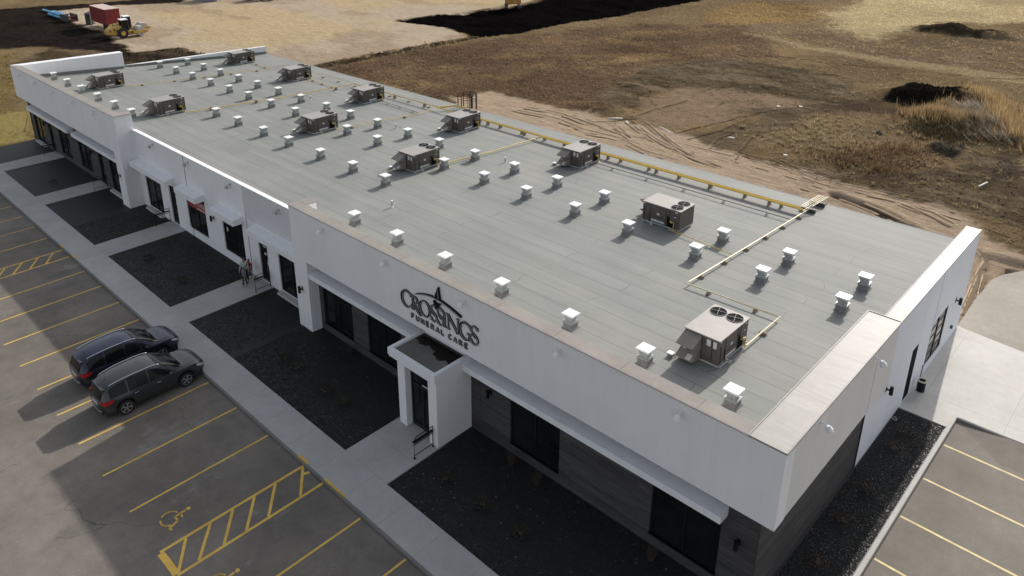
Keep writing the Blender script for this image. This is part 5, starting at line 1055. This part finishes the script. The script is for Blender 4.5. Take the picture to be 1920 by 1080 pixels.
# ------------------------------------------------------------------ shrubs in the beds
PL = [(-40.19,-2.49,1,'in the bed left of the walk where the people stand'),(-35.66,-2.35,1,'right of another shrub, before the walk where the people stand'),(-24.05,-2.44,1,'leftmost in the bed left of the porch'),(-22.92,-2.35,1,'second from the left in the bed left of the porch'),(-20.35,-2.54,1,'third from the left in the bed left of the porch'),(-18.99,-2.44,1,'nearest the porch walk in the bed left of it'),(-22.0,.2,0,'against the plank wall below the first window'),
 (-12.06,-2.45,1,'nearest the porch in the bed right of it'),(-10.05,-2.34,1,'second from the porch in the bed right of it'),(-8.08,-2.38,1,'third from the porch in the right bed'),(-10.7,.05,0,'below the window right of the porch'),(-9.25,-.06,0,'right corner below the window right of the porch'),(-3.96,-.02,0,'below the window nearest the building corner'),(-59.06,-2.29,1,'in the far bed'),
 (.2,12.07,2,'in the end wall gravel strip, second from the pad'),(.31,8.8,2,'in the middle of the end wall gravel strip'),(.25,6.56,2,'in the end wall gravel strip, second from the front'),(.3,4.01,2,'nearest the front in the end wall gravel strip'),(.29,13.46,2,'nearest the concrete pad in the end wall gravel strip')]
for x, y, k, lab in PL:
    nm = ['tall dry brown grass plant ', 'low dark olive shrub ', 'sparse brown shrub '][k]
    r = thing('shrub', nm+lab, 'shrub', (x, y, .10), group='small shrubs planted in the black gravel'); b = MB()
    n = [110, 170, 120][k]
    for i in range(n):
        a = random.uniform(0, 6.28); rad = random.random()**.6*(.36 if k else .2); hh = (random.uniform(.35, .75) if k == 0 else random.uniform(.1, .30)); s_ = random.uniform(.025, .06)
        if k == 0: b.add([(rad*.3*math.cos(a)-.008, rad*.3*math.sin(a), 0), (rad*.3*math.cos(a)+.012, rad*.3*math.sin(a), 0), (rad*1.3*math.cos(a), rad*1.3*math.sin(a), hh)], [(0, 1, 2)])
        else:
            c = Vector((rad*math.cos(a), rad*math.sin(a), hh*(1-rad*1.2)+.05)); u_ = Vector((random.uniform(-1, 1), random.uniform(-1, 1), random.uniform(-.4, .8))).normalized()*s_; v_ = u_.cross(Vector((random.uniform(-1, 1), random.uniform(-1, 1), .5))).normalized()*s_*.6
            b.add([c-u_, c+v_, c+u_, c-v_], [(0, 1, 2, 3)])
    b.build('foliage', 'leaf' if k == 1 else 'leafbrown', r); b = MB()
    for i in range(6): a = i*1.05; b.tube([(0, 0, -.02), (.12*math.cos(a), .12*math.sin(a), .16)], .006, 4)
    b.build('stem', 'wood', r)
# ------------------------------------------------------------------ cars
def interp(xs, ys, x):
    # monotone cubic-ish interpolation
    n = len(xs); i = min(max(sum(1 for v in xs if v <= x)-1, 0), n-2); h = xs[i+1]-xs[i]; t_ = (x-xs[i])/h
    def d(j):
        if j <= 0 or j >= n-1: return 0
        a, b = (ys[j+1]-ys[j])/(xs[j+1]-xs[j]), (ys[j]-ys[j-1])/(xs[j]-xs[j-1])
        return 0 if a*b <= 0 else 2*a*b/(a+b)
    m0, m1 = d(i)*h, d(i+1)*h; t2, t3 = t_*t_, t_**3
    return (2*t3-3*t2+1)*ys[i]+(t3-2*t2+t_)*m0+(-2*t3+3*t2)*ys[i+1]+(t3-t2)*m1
ST = [0, .08, .25, .6, 1.0, 1.6, 2.2, 2.8, 3.15, 3.5, 3.9, 4.3, 4.65, 4.88, 5.0]      # along the car, rear to front
HW = [.70, .82, .90, .945, .96, .965, .965, .96, .955, .95, .94, .92, .86, .76, .62]    # half width at the shoulder
ZB = [.92, .98, 1.0, 1.01, 1.02, 1.02, 1.02, 1.02, 1.03, 1.04, 1.03, 1.0, .95, .86, .76] # shoulder height
RW = [.45, .52, .58, .63, .66, .68, .69, .68, .67, .70, .70, .66, .60, .50, .40]         # roof / bonnet half width
ZR = [1.05, 1.22, 1.50, 1.65, 1.71, 1.75, 1.755, 1.69, 1.56, 1.37, 1.13, 1.09, 1.03, .93, .80]
def carsec(s):
    hw, zb, rw, zr = (interp(ST, A, s) for A in (HW, ZB, RW, ZR)); zl = .25+(.12 if s < .15 or s > 4.85 else 0)
    for sw in (1.0, 3.92):
        d = abs(s-sw)
        if d < .43: zl = max(zl, .34+math.sqrt(.43**2-d*d))
    zr = max(zr, zb+.03); up_ = min(1, (zr-zb)/.5)
    P = [(0, zl), (hw*.9, zl), (hw*.985, zl+(zb-zl)*.25), (hw, zl+(zb-zl)*.6), (hw*.985, zl+(zb-zl)*.9), (hw*(1-.035), zb), (rw+(hw*.955-rw)*.62, zb+(zr-zb)*.42), (rw+(hw*.955-rw)*.22, zb+(zr-zb)*.80), (rw, zr-.035*up_-.004), (rw*.82, zr-.005), (0, zr+.018)]
    return P
def cx(s, q):      # point on side profile: q index float between 5 and 10
    P = carsec(s); i = min(int(q), 9); f = q-i; return (P[i][0]*(1-f)+P[i+1][0]*f, P[i][1]*(1-f)+P[i+1][1]*f)
def make_car(paint, label, loc, rz, group):
    r = thing('parked_car', label, 'car', loc, rz, group)
    ss = sorted(set([i*.05 for i in range(101)])); b = MB(); n = 21; L = []
    for s in ss:
        P = carsec(s); ring_ = [(x, s-2.5, z) for x, z in P]+[(-x, s-2.5, z) for x, z in P[::-1][1:-1]]; L += ring_
    m_ = len(ring_); b.add(L, [(i*m_+k, i*m_+(k+1) % m_, (i+1)*m_+(k+1) % m_, (i+1)*m_+k) for i in range(len(ss)-1) for k in range(m_)]+[tuple(range(m_)), tuple(range((len(ss)-1)*m_, len(ss)*m_))])
    body = b.build('body', paint, r, smooth=True); 
    try: body.data.set_sharp_from_angle(angle=math.radians(50))
    except Exception: pass
    b = MB(); b.box(-.86, .86, -2.3, 2.3, .22, .5); b.build('underbody', 'rubber', r)
    def patch(s0, s1, q0, q1, side, name, mat, par, off=.008, k0=None, ns=10, nq=5, q0e=None, q1e=None):
        b = MB(); L = []
        for i in range(ns+1):
            s = s0+(s1-s0)*i/ns
            for j in range(nq+1):
                qa = q0+((q0e if q0e is not None else q0)-q0)*i/ns; qb = q1+((q1e if q1e is not None else q1)-q1)*i/ns
                x, z = cx(s, qa+(qb-qa)*j/nq); L.append((side*(x+off), s-2.5, z+off*.35))
        w_ = nq+1; b.add(L, [(i*w_+j, i*w_+j+1, (i+1)*w_+j+1, (i+1)*w_+j) for i in range(ns) for j in range(nq)]); return b.build(name, mat, par, smooth=True)
    for sd_ in (1, -1):
        patch(.42, 1.22, 5.35, 7.5, sd_, 'side_window', 'carglass', r, q1=None or 7.5) if False else patch(.40, 1.20, 5.3, 6.9, sd_, 'side_window', 'carglass', r, q1e=7.75)
        patch(1.27, 2.18, 5.25, 7.8, sd_, 'side_window', 'carglass', r, q1e=7.85)
        patch(2.24, 3.35, 5.25, 7.7, sd_, 'side_window', 'carglass', r, q1e=5.8)
        b = MB(); P = [(sd_*(cx(s, 8.15)[0]), s-2.5, cx(s, 8.15)[1]+.045) for s in [.55+.2*i for i in range(12)]]; P = [(P[0][0], P[0][1]-.05, P[0][2]-.04)]+P+[(P[-1][0], P[-1][1]+.08, P[-1][2]-.05)]; b.tube(P, .018, 8); b.build('roof_rail', 'chrome', r)
        b = MB(); b.tube([(sd_*cx(s, 5.05)[0]+sd_*.012, s-2.5, cx(s, 5.05)[1]+.01) for s in [.4+.2*i for i in range(15)]], .008, 5); b.build('window_trim', 'trimblack', r)
        for s in (1.55, 2.62):
            P = carsec(s); b = MB(); b.tube([(sd_*(P[4][0]+.005), s-2.58, P[4][1]-.02), (sd_*(P[4][0]+.035), s-2.54, P[4][1]), (sd_*(P[4][0]+.035), s-2.42, P[4][1]), (sd_*(P[4][0]+.005), s-2.38, P[4][1]-.02)], .008, 6); b.build('door_handle', 'chrome', r)
        b = MB(); vs = [(sd_*.93, .62, 1.07), (sd_*1.10, .60, 1.06), (sd_*1.12, .72, 1.08), (sd_*.93, .78, 1.08)]; b.add(vs+[(v[0], v[1], v[2]+.14) for v in vs], [(0,1,2,3),(4,5,6,7),(0,1,5,4),(1,2,6,5),(2,3,7,6),(3,0,4,7)]); b.build('wing_mirror', paint, r, bevel=.03)
        # lamps
        b = MB(); L = []
        for i, s in enumerate((.05, .14, .30, .52)):
            P = carsec(s); z0, z1 = (.84, 1.04) if i < 3 else (.95, 1.06)
            L += [(sd_*(P[4][0]+.02), s-2.5, z0), (sd_*(P[5][0]+.028), s-2.5, z1)]
        L = [(sd_*.52, -2.525, .86), (sd_*.50, -2.49, 1.0)]+L; b.add(L, [(2*i, 2*i+1, 2*i+3, 2*i+2) for i in range(4)]); b.build('taillight', 'redlamp', r)
        b = MB(); L = []
        for s, z0, z1 in ((4.52, .86, .93), (4.72, .76, .90), (4.90, .68, .82)):
            P = carsec(s); L += [(sd_*(P[3][0]*1.005+.012), s-2.5, z0), (sd_*(P[5][0]+.016), s-2.5, z1)]
        b.add(L, [(2*i, 2*i+1, 2*i+3, 2*i+2) for i in range(2)]); b.build('headlight', 'headlamp', r)
        for s in (1.0, 3.92):
            wl = thing('wheel', None, None); wl.parent = r; wl.location = (sd_*.835, s-2.5, .36)
            b = MB(); b.ring((-.12, 0, 0), .25, .36, .24, 32, 'x'); b.build('tyre', 'rubber', wl); b = MB(); f = sd_*.06; b.disc((-.1, 0, 0), .25, .2, 28, 'x'); b.build('wheel_disc', 'black', wl)
            b = MB(); xx = sd_*.118
            b.ring((xx-.01, 0, 0), .235, .255, .02, 32, 'x'); b.disc((xx-.01, 0, 0), .05, .02, 12, 'x')
            for k in range(5):
                for dd_ in (-.16, .16):
                    a = k*1.2566+dd_; a2_ = k*1.2566+dd_*.55; c, s2 = math.cos(a), math.sin(a); c1, s1 = math.cos(a2_), math.sin(a2_); nx_, ny_ = -s2*.018, c*.018
                    b.add([(xx+d_, c1*.04+q*nx_, s1*.04+q*ny_) if rad == 0 else (xx+d_, c*.24+q*nx_, s2*.24+q*ny_) for d_ in (-.006, .008) for rad, q in ((0, -1), (0, 1), (1, 1), (1, -1))], [(0,1,2,3),(4,5,6,7),(0,1,5,4),(1,2,6,5),(2,3,7,6),(3,0,4,7)])
            b.build('rim', 'alloy', wl)
    # windscreen and rear window as curved sheets across the car
    def sheet(s0, s1, q, name, off, mat='carglass', ns=8, wx=.93):
        b = MB(); L = []
        for i in range(ns+1):
            s = s0+(s1-s0)*i/ns; P = carsec(s); hw_ = P[7][0]*wx if s > 3 else P[8][0]*.98; z9 = P[10][1]
            for j in range(9): u_ = -1+j/4; L.append((u_*hw_, s-2.5, (P[9][1]*(u_*u_)+P[10][1]*(1-u_*u_)) if False else P[10][1]-(P[10][1]-P[8][1])*u_**4+off))
        b.add(L, [(i*9+j, i*9+j+1, (i+1)*9+j+1, (i+1)*9+j) for i in range(ns) for j in range(8)]); return b.build(name, mat, r, smooth=True)
    def wrap(s0, s1, q0, name, ns=12, nq=6, q1=None, off=.012):
        b = MB(); L = []
        for i in range(ns+1):
            s = s0+(s1-s0)*i/ns; qa = q0+((q1 if q1 is not None else q0)-q0)*i/ns; h_ = [cx(s, qa+(9.999-qa)*j/nq) for j in range(nq+1)]; row = [(-x, z) for x, z in h_]+[(x, z) for x, z in h_[::-1][1:]]
            L += [(x*1.008, s-2.5-(off if s < 1 else -off), z+off) for x, z in row]
        w_ = 2*nq+1; b.add(L, [(i*w_+j, i*w_+j+1, (i+1)*w_+j+1, (i+1)*w_+j) for i in range(ns) for j in range(w_-1)]); return b.build(name, 'carglass', r, smooth=True)
    wrap(2.74, 3.86, 8.0, 'windscreen', q1=5.9)
    wrap(.03, .27, 6.6, 'rear_window', q1=7.6)
    b = MB(); b.box(-.56, .56, -2.33, -2.08, 1.49, 1.525); b.build('spoiler', paint, r, bevel=.015)
    b = MB(); b.add([(-.02, -1.92, 1.69), (.02, -1.92, 1.69), (0, -1.88, 1.76), (0, -2.0, 1.70)], [(0,1,2),(0,2,3),(1,3,2),(0,3,1)]); b.build('aerial', paint, r)
    b = MB(); b.tube([(-.6, -2.5, .47), (-.3, -2.545, .45), (.3, -2.545, .45), (.6, -2.5, .47)], .018, 6); b.build('bumper_trim', 'chrome', r)
    b = MB(); b.box(-.26, .26, -2.53, -2.50, .72, .84); b.build('number_plate', 'label', r)
    b = MB(); b.box(-.45, .45, 2.44, 2.51, .52, .72); b.build('grille', 'black', r)
    b = MB(); b.box(-.3, .3, 2.0, 2.01, 0, 0.001) if False else b.tube([(-.55, .98, 1.20), (.1, 1.05, 1.20)], .008, 5); b.build('wiper', 'black', r)
    return r
make_car('car_grey', 'dark grey estate car with roof rails parked nearest to the camera', (-26.62, -8.32, 0), 0, 'cars parked nose-in before the building')
make_car('car_navy', 'dark navy estate car with roof rails parked beyond the grey one', (-29.58, -8.22, 0), .012, 'cars parked nose-in before the building')
# ------------------------------------------------------------------ people
def skin(name, verts, edges, mat, parent, sub=2, flat=None):
    me = bpy.data.meshes.new(name); me.from_pydata([v[:3] for v in verts], edges, []); me.materials.append(M[mat]); o = bpy.data.objects.new(name, me); COL.objects.link(o); o.parent = parent
    md = o.modifiers.new('skin', 'SKIN'); md.use_smooth_shade = True; sv = me.skin_vertices[0].data if me.skin_vertices else None
    if sv is None:
        bm = bmesh.new(); bm.from_mesh(me); bm.verts.layers.skin.verify(); bm.to_mesh(me); bm.free(); sv = me.skin_vertices[0].data
    for i, v in enumerate(verts):
        rr = v[3] if isinstance(v[3], tuple) else (v[3], v[3]); sv[i].radius = rr
    sv[0].use_root = True
    s_ = o.modifiers.new('sub', 'SUBSURF'); s_.levels = sub; s_.render_levels = sub; return o
def person(label, loc, rz, H, top, legs, step=.1, armf=(.1, -.05), hood=False, longcoat=False):
    r = thing('person', label, 'person', loc, rz); k = H/1.72
    s = lambda x, y, z, rr: (x*k, y*k, z*k, (rr[0]*k, rr[1]*k) if isinstance(rr, tuple) else rr*k)
    V = [s(0, 0, .92, (.13, .10)), s(0, 0, 1.12, (.125, .09)), s(0, -.01, 1.32, (.15, .095)), s(0, .0, 1.44, .055), s(0, .015, 1.52, .052), s(0, .03, 1.60, .085), s(0, .02, 1.67, .07)]
    E_ = [(0, 1), (1, 2), (2, 3), (3, 4), (4, 5), (5, 6)]
    arms = []; legsv = []
    for sd_, st_, af in ((1, step, armf[0]), (-1, -step, armf[1])):
        i = len(V); V += [s(sd_*.17, 0, 1.38, .05), s(sd_*.22, af*.5-.02, 1.13, .038), s(sd_*.23, af+.04, .90, .028), s(sd_*.235, af+.07, .82, (.035, .016))]; E_ += [(2, i), (i, i+1), (i+1, i+2), (i+2, i+3)]; arms.append((i, sd_, af))
        for fk, (dx, ln) in enumerate(((-.022, .075), (-.008, .085), (.008, .08), (.02, .065))):
            j = len(V); V += [s(sd_*.235, af+.075+dx, .77, .008), s(sd_*.225, af+.085+dx, .77-ln*.7, .006)]; E_ += [(i+3, j), (j, j+1)]
        j = len(V); V += [s(sd_*.215, af+.11, .80, .009), s(sd_*.205, af+.125, .765, .007)]; E_ += [(i+3, j), (j, j+1)]
        i = len(V); V += [s(sd_*.09, 0, .86, .085), s(sd_*.10, st_*.5, .48, .055), s(sd_*.10, st_, .10, .036), s(sd_*.10, st_+.12, .045, (.038, .025))]; E_ += [(0, i), (i, i+1), (i+1, i+2), (i+2, i+3)]; legsv.append(i)
    skin('body', V, E_, 'skin', r)
    zt = .80 if not longcoat else .62
    TV = [s(0, 0, zt, (.165, .12)), s(0, 0, 1.0, (.155, .115)), s(0, 0, 1.15, (.15, .11)), s(0, -.01, 1.33, (.17, .115)), s(0, 0, 1.44, .075)]; TE = [(0, 1), (1, 2), (2, 3), (3, 4)]
    for i, sd_, af in arms: j = len(TV); TV += [s(sd_*.18, 0, 1.38, .065), s(sd_*.225, af*.5-.02, 1.13, .055), s(sd_*.235, af+.045, .90, .045)]; TE += [(3, j), (j, j+1), (j+1, j+2)]
    skin('jacket', TV, TE, top, r)
    LV = [s(0, 0, .90, (.14, .11))]; LE = []
    for i, (sd_, st_) in zip(legsv, ((1, step), (-1, -step))): j = len(LV); LV += [s(sd_*.09, 0, .84, .095), s(sd_*.10, st_*.5, .48, .068), s(sd_*.10, st_, .12, .052)]; LE += [(0, j), (j, j+1), (j+1, j+2)]
    skin('trousers', LV, LE, legs, r)
    for sd_, st_ in ((1, step), (-1, -step)): skin('shoe', [s(sd_*.10, st_-.03, .045, (.045, .04)), s(sd_*.10, st_+.08, .04, (.048, .035)), s(sd_*.10, st_+.17, .035, (.04, .028))], [(0, 1), (1, 2)], 'shoe', r)
    skin('hair', [s(0, -.01, 1.56, (.085, .06)), s(0, -.005, 1.645, (.106, .098)), s(0, .01, 1.70, (.08, .07)), s(0, -.05, 1.50, (.08, .04))], [(3, 0), (0, 1), (1, 2)], 'hair', r)
    b = MB()
    for ex in (-.032, .032): b.disc((ex*k, .112*k, 1.61*k), .009*k, .004, 8, 'y')
    b.build('eyes', 'hair', r); b = MB(); b.add([(-.012*k, .112*k, 1.575*k), (.012*k, .112*k, 1.575*k), (0, .135*k, 1.578*k), (0, .112*k, 1.61*k)], [(0,1,2),(0,2,3),(1,3,2),(0,3,1)]); b.build('nose', 'skin', r); b = MB(); b.box(-.022*k, .022*k, .105*k, .113*k, 1.545*k, 1.551*k); b.build('mouth', 'redcloth', r)
    return r
person('adult with dark hair in a pale grey top walking on the entry path', (-32.58, .22, .15), math.pi+.5, 1.72, 'palecloth', 'darkcloth', .12, (.14, -.1))
person('child in a grey hooded coat and dark leggings walking in front of an adult', (-32.25, -.02, .15), math.pi+.3, 1.28, 'greycloth', 'darkcloth', .13, (-.1, .14), longcoat=True)
person('child with dark hair in a crimson jacket walking behind the others near the wall', (-32.95, .72, .15), math.pi+.2, 1.32, 'redcloth', 'greycloth', .1, (.1, -.1))
# ------------------------------------------------------------------ construction site
def roller(loc, rz, label):
    r = thing('road_roller', label, 'road roller', loc, rz, 'yellow road rollers on the graded pad')   # front (drum) towards +y, wheel axle at y=0
    b = MB(); b.disc((-.85, 2.85, .75), .75, 1.7, 36, 'x'); b.build('drum', 'greydrum', r, smooth=False)
    b = MB(); b.box(-1.08, -.9, 1.75, 3.75, .52, .92); b.box(.9, 1.08, 1.75, 3.75, .52, .92); b.box(-1.08, 1.08, 3.62, 3.86, .50, .88); b.box(-1.08, 1.08, 1.6, 1.85, .5, .95); b.box(-.3, .3, .9, 1.6, .5, .9); b.build('drum_frame', 'catyellow', r, bevel=.03)
    b = MB(); prof = [(-2.35, .75), (-2.35, 1.25), (-2.0, 1.62), (-.6, 1.85), (.0, 1.85), (.0, .7), (-.9, .55)]; b.xprism(prof, -.62, .62); b.build('engine_cover', 'catyellow', r, bevel=.03)
    b = MB()
    for y, z in ((-1.9, 1.1), (-1.3, 1.25), (-.9, 1.1)): b.box(.622, .63, y, y+.28, z, z+.28)
    b.tube([(-.3, -1.0, 1.8), (-.3, -1.0, 2.3)], .05, 8); b.build('grille', 'steel_dark', r)
    cb = MB()
    for x in (-.68, .68):
        for y in (.02, 1.1): cb.tube([(x, y, 1.1), (x*.95, y+(.12 if y < 1 else -.1), 2.75)], .05, 6)
    cb.box(-.7, .7, 0, 1.12, 1.0, 1.12); c_ = cb.build('cab_frame', 'steel_dark', r); b = MB(); b.box(-.64, .64, .1, 1.02, 1.12, 2.7); b.build('cab_glass', 'carglass', c_); b = MB(); b.box(-.76, .76, .0, 1.12, 2.74, 2.84); b.build('cab_roof', 'whitemetal', c_)
    for x in (-.95, .95):
        b = MB(); b.disc((x-.22, 0, .78), .78, .44, 28, 'x'); w_ = b.build('wheel', 'rubber', r, bevel=.05); b = MB(); b.disc((x-.235, 0, .78), .36, .47, 20, 'x'); b.build('hub', 'catyellow', w_)
    return r
roller((-118.9, 27.3, .05), -.06, 'yellow road roller with a pale drum, in front of the other one')
roller((-121.8, 28.9, .05), -.06, 'yellow road roller mostly hidden behind the nearer roller')
r = thing('red_trailer', 'faded red box trailer with a dusty pink roof beside the road rollers', 'trailer', (-130.2, 29.3, 0), -.03)
b = MB(); b.box(-3.7, 3.7, -1.2, 1.2, 1.0, 3.5); bx = b.build('box', 'red', r, bevel=.03); b = MB(); b.box(-3.66, 3.66, -1.16, 1.16, 3.5, 3.53); b.build('roof', 'redtop', bx)
b = MB(); [b.box(x, x+.05, -1.23, -1.2, 1.1, 3.4) for x in [-3.4+i*.45 for i in range(16)]]; [b.box(3.7, 3.73, y, y+.04, 1.1, 3.4) for y in (-1.15, -.4, .35, 1.1)]; b.box(3.71, 3.75, -.2, .3, 2.9, 3.1); b.build('rib', 'red', bx)
b = MB(); b.box(-3.6, 3.6, -.9, .9, .75, 1.0); b.box(-4.5, -3.6, -.1, .1, .7, .8); b.build('chassis', 'steel_dark', r)
for x in (1.6, 2.6):
    for y in (-1.0, .75): b = MB(); b.disc((x, y, .45), .45, .28, 20, 'y'); b.build('wheel', 'rubber', r)
for i, (x, y) in enumerate(((-135.3, 28.2), (-136.2, 28.9))):
    r = thing('steel_tank', ['dark upright steel tank right beside the red trailer', 'dark upright steel tank behind another one at the left end of the red trailer'][i], 'tank', (x, y, 0)); b = MB(); b.disc((0, 0, .1), .5, 1.9, 18); b.disc((0, 0, 2.0), .5, .15, 18, r2=.2); b.build('shell', 'steel_dark', r); b = MB(); b.box(-.5, .5, -.5, .5, 0, .1); b.build('base', 'steel_dark', r)
tp = [(-157., 28.0, .22, 3.6)]+[(-150.9, 27.0+.42*i, .22, 3.1) for i in range(4)]+[(-150.7, 27.2+.42*i, .6, 3.1) for i in range(3)]+[(-147.2, 27.0+.42*i, .22, 3.4) for i in range(4)]+[(-147.0, 27.2+.42*i, .6, 3.4) for i in range(3)]
WHERE = ['lying alone at the far end of the pipe stacks']+['on the ground in the left pipe stack']*4+['on top of the left pipe stack']*3+['on the ground in the right pipe stack']*4+['on top of the right pipe stack']*3
for (x, y, z, L), wh in zip(tp, WHERE):
    b = MB(); b.ring((0, 0, 0), .15, .20, L, 16, 'x'); o = b.build('blue_pipe', 'bluepipe', loc=(x-L/2, y, z)); o.rotation_euler = (0, 0, random.uniform(-.03, .03)); tag(o, 'bright blue plastic pipe '+wh, 'pipe', 'blue pipes stacked '+('left' if 'left' in wh else 'right' if 'right' in wh else 'alone'))
r = thing('trench_box', 'dark rusty steel trench box lying beside the blue pipes', 'trench box', (-142.6, 27.4, 0)); b = MB(); b.box(-1.9, 1.9, -.9, -.8, 0, 1.2); b.box(-1.9, 1.9, .8, .9, 0, 1.2); b.build('side_plate', 'steel_dark', r); b = MB()
for x in (-1.6, 1.6):
    for z in (.3, .95): b.tube([(x, -.8, z), (x, .8, z)], .07, 8)
b.build('spreader', 'red', r)
r = thing('excavator', 'orange excavator standing at the edge of the dark excavation', 'excavator', (-90.7, 89.0, 0), .75)
b = MB(); b.box(-1.5, 1.5, -1.9, 1.4, 1.05, 2.3); b.box(-1.5, -.5, .2, 1.6, 2.3, 2.9); b.build('house', 'orange', r, bevel=.15)
b = MB(); b.box(.5, 1.5, .3, 1.7, 1.05, 2.95); b.build('cab', 'carglass', r, bevel=.05)
for x in (-1.25, 1.25):
    b = MB(); b.xprism([(-2.1, .45), (-1.8, .1), (1.8, .1), (2.1, .45), (1.8, .85), (-1.8, .85)], x-.3, x+.3); b.build('track', 'steel_dark', r)
b = MB(); b.tube([(0, 1.4, 1.6), (0, 3.6, 4.2), (0, 5.6, 3.8)], .22, 8); b.tube([(0, 5.6, 3.9), (0, 6.2, 1.6)], .17, 8); b.build('boom', 'orange', r); b = MB(); b.xprism([(5.6, 1.5), (6.5, 1.6), (6.6, 1.0), (6.0, .6), (5.5, .9)], -.5, .5); b.build('bucket', 'steel_dark', r)
r = thing('site_container', 'pale blue-grey steel container at the top left of the graded pad', 'container', (-146.4, 56.2, 0), .7); b = MB(); b.box(-2.4, 2.4, -1.2, 1.2, .1, 2.6); bx = b.build('body', 'paleblue', r); b = MB(); [b.box(x, x+.06, -1.24, -1.2, .2, 2.5) for x in [-2.3+i*.3 for i in range(16)]]; b.build('rib', 'paleblue', bx)
r = thing('wheel_loader', 'dark wheeled loader parked beside the pale container', 'loader', (-138.6, 63.6, 0), .6); b = MB(); b.box(-2.6, 1.6, -1.0, 1.0, .8, 1.9); b.build('body', 'steel_dark', r, bevel=.1); b = MB(); b.box(-.6, .8, -.8, .8, 1.9, 3.1); b.build('cab', 'carglass', r)
for x in (-1.8, 1.2):
    for y in (-1.15, .75): b = MB(); b.disc((x, y, .75), .75, .4, 24, 'y'); b.build('wheel', 'rubber', r)
b = MB(); b.xprism([(-1.4, .2), (1.4, .2), (1.4, 1.1), (-1.4, 1.1)], 2.6, 3.4); b.build('bucket', 'steel_dark', r)
# ------------------------------------------------------------------ small things lying about in the field
def rubble(x, y, sx, sy, sz, lab, mat='litter', rz=0):
    b = MB(); n = 9; top = []; bot = []
    for i in range(n):
        a = 6.283*i/n; q = random.uniform(.7, 1.1); bot.append((sx*q*math.cos(a), sy*q*math.sin(a), -.05)); top.append((sx*q*.7*math.cos(a), sy*q*.7*math.sin(a), sz*random.uniform(.6, 1)))
    b.add(bot+top, [tuple(range(n, 2*n))]+[(i, (i+1) % n, (i+1) % n+n, i+n) for i in range(n)]); o = b.build('rubble', mat, loc=(x, y, .02)); o.rotation_euler = (0, 0, rz); tag(o, lab, 'rubble')
rubble(-37.4, 44.4, .9, .25, .14, 'pale slab of rubble left of the tyre ruts'); rubble(-35.9, 43.7, 1.0, .22, .16, 'long whitish slab of rubble at the head of the tyre ruts', rz=.5); rubble(-34.4, 43.4, .6, .2, .12, 'small pale slab of rubble right beside the long whitish one', rz=-.6)
rubble(-30.3, 43.9, 1.6, .12, .08, 'thin pale strip of debris right of the tyre ruts', rz=-.45); rubble(-24.6, 45.9, .5, .2, .1, 'small grey lump of debris in the middle of the field')
rubble(-18.3, 76.6, 1.4, .25, .15, 'long pale board behind the black soil heap', rz=.1); rubble(-15.2, 56.3, .35, .2, .3, 'dark lump of soil before the tall weeds', 'steel_dark')
b = MB(); b.tube([(-5.05, 47.6, .12), (-4.77, 48.76, .2)], .06, 8); tag(b.build('plastic_pipe', 'whitepvc'), 'short white pipe lying in the field at the right', 'pipe')
b = MB(); b.tube([(-80.7, 1.4, .9), (-76.2, .5, -.05)], .03, 6) if False else b.tube([(-76.2, .5, -.05), (-76.5, 1.2, 1.5)], .03, 6); tag(b.build('marker_stake', 'steel_dark'), 'thin dark stake in the grass beyond the far end of the building', 'stake')
for i, (x, y, q) in enumerate(((-25.9, 58.6, 'in the middle of the bare patch'), (-24.2, 60.1, 'behind another scrap in the bare patch'), (-18.9, 44.5, 'near the edge of the bare strip'), (-78.3, 47.6, 'on the graded pad near the bank'))):
    b = MB(); b.box(-.16, .16, -.08, .08, 0, .05); o = b.build('litter_scrap', 'whitepvc', loc=(x, y, .1)); tag(o, 'small white scrap of litter '+q, 'litter', 'white scraps of litter in the field')
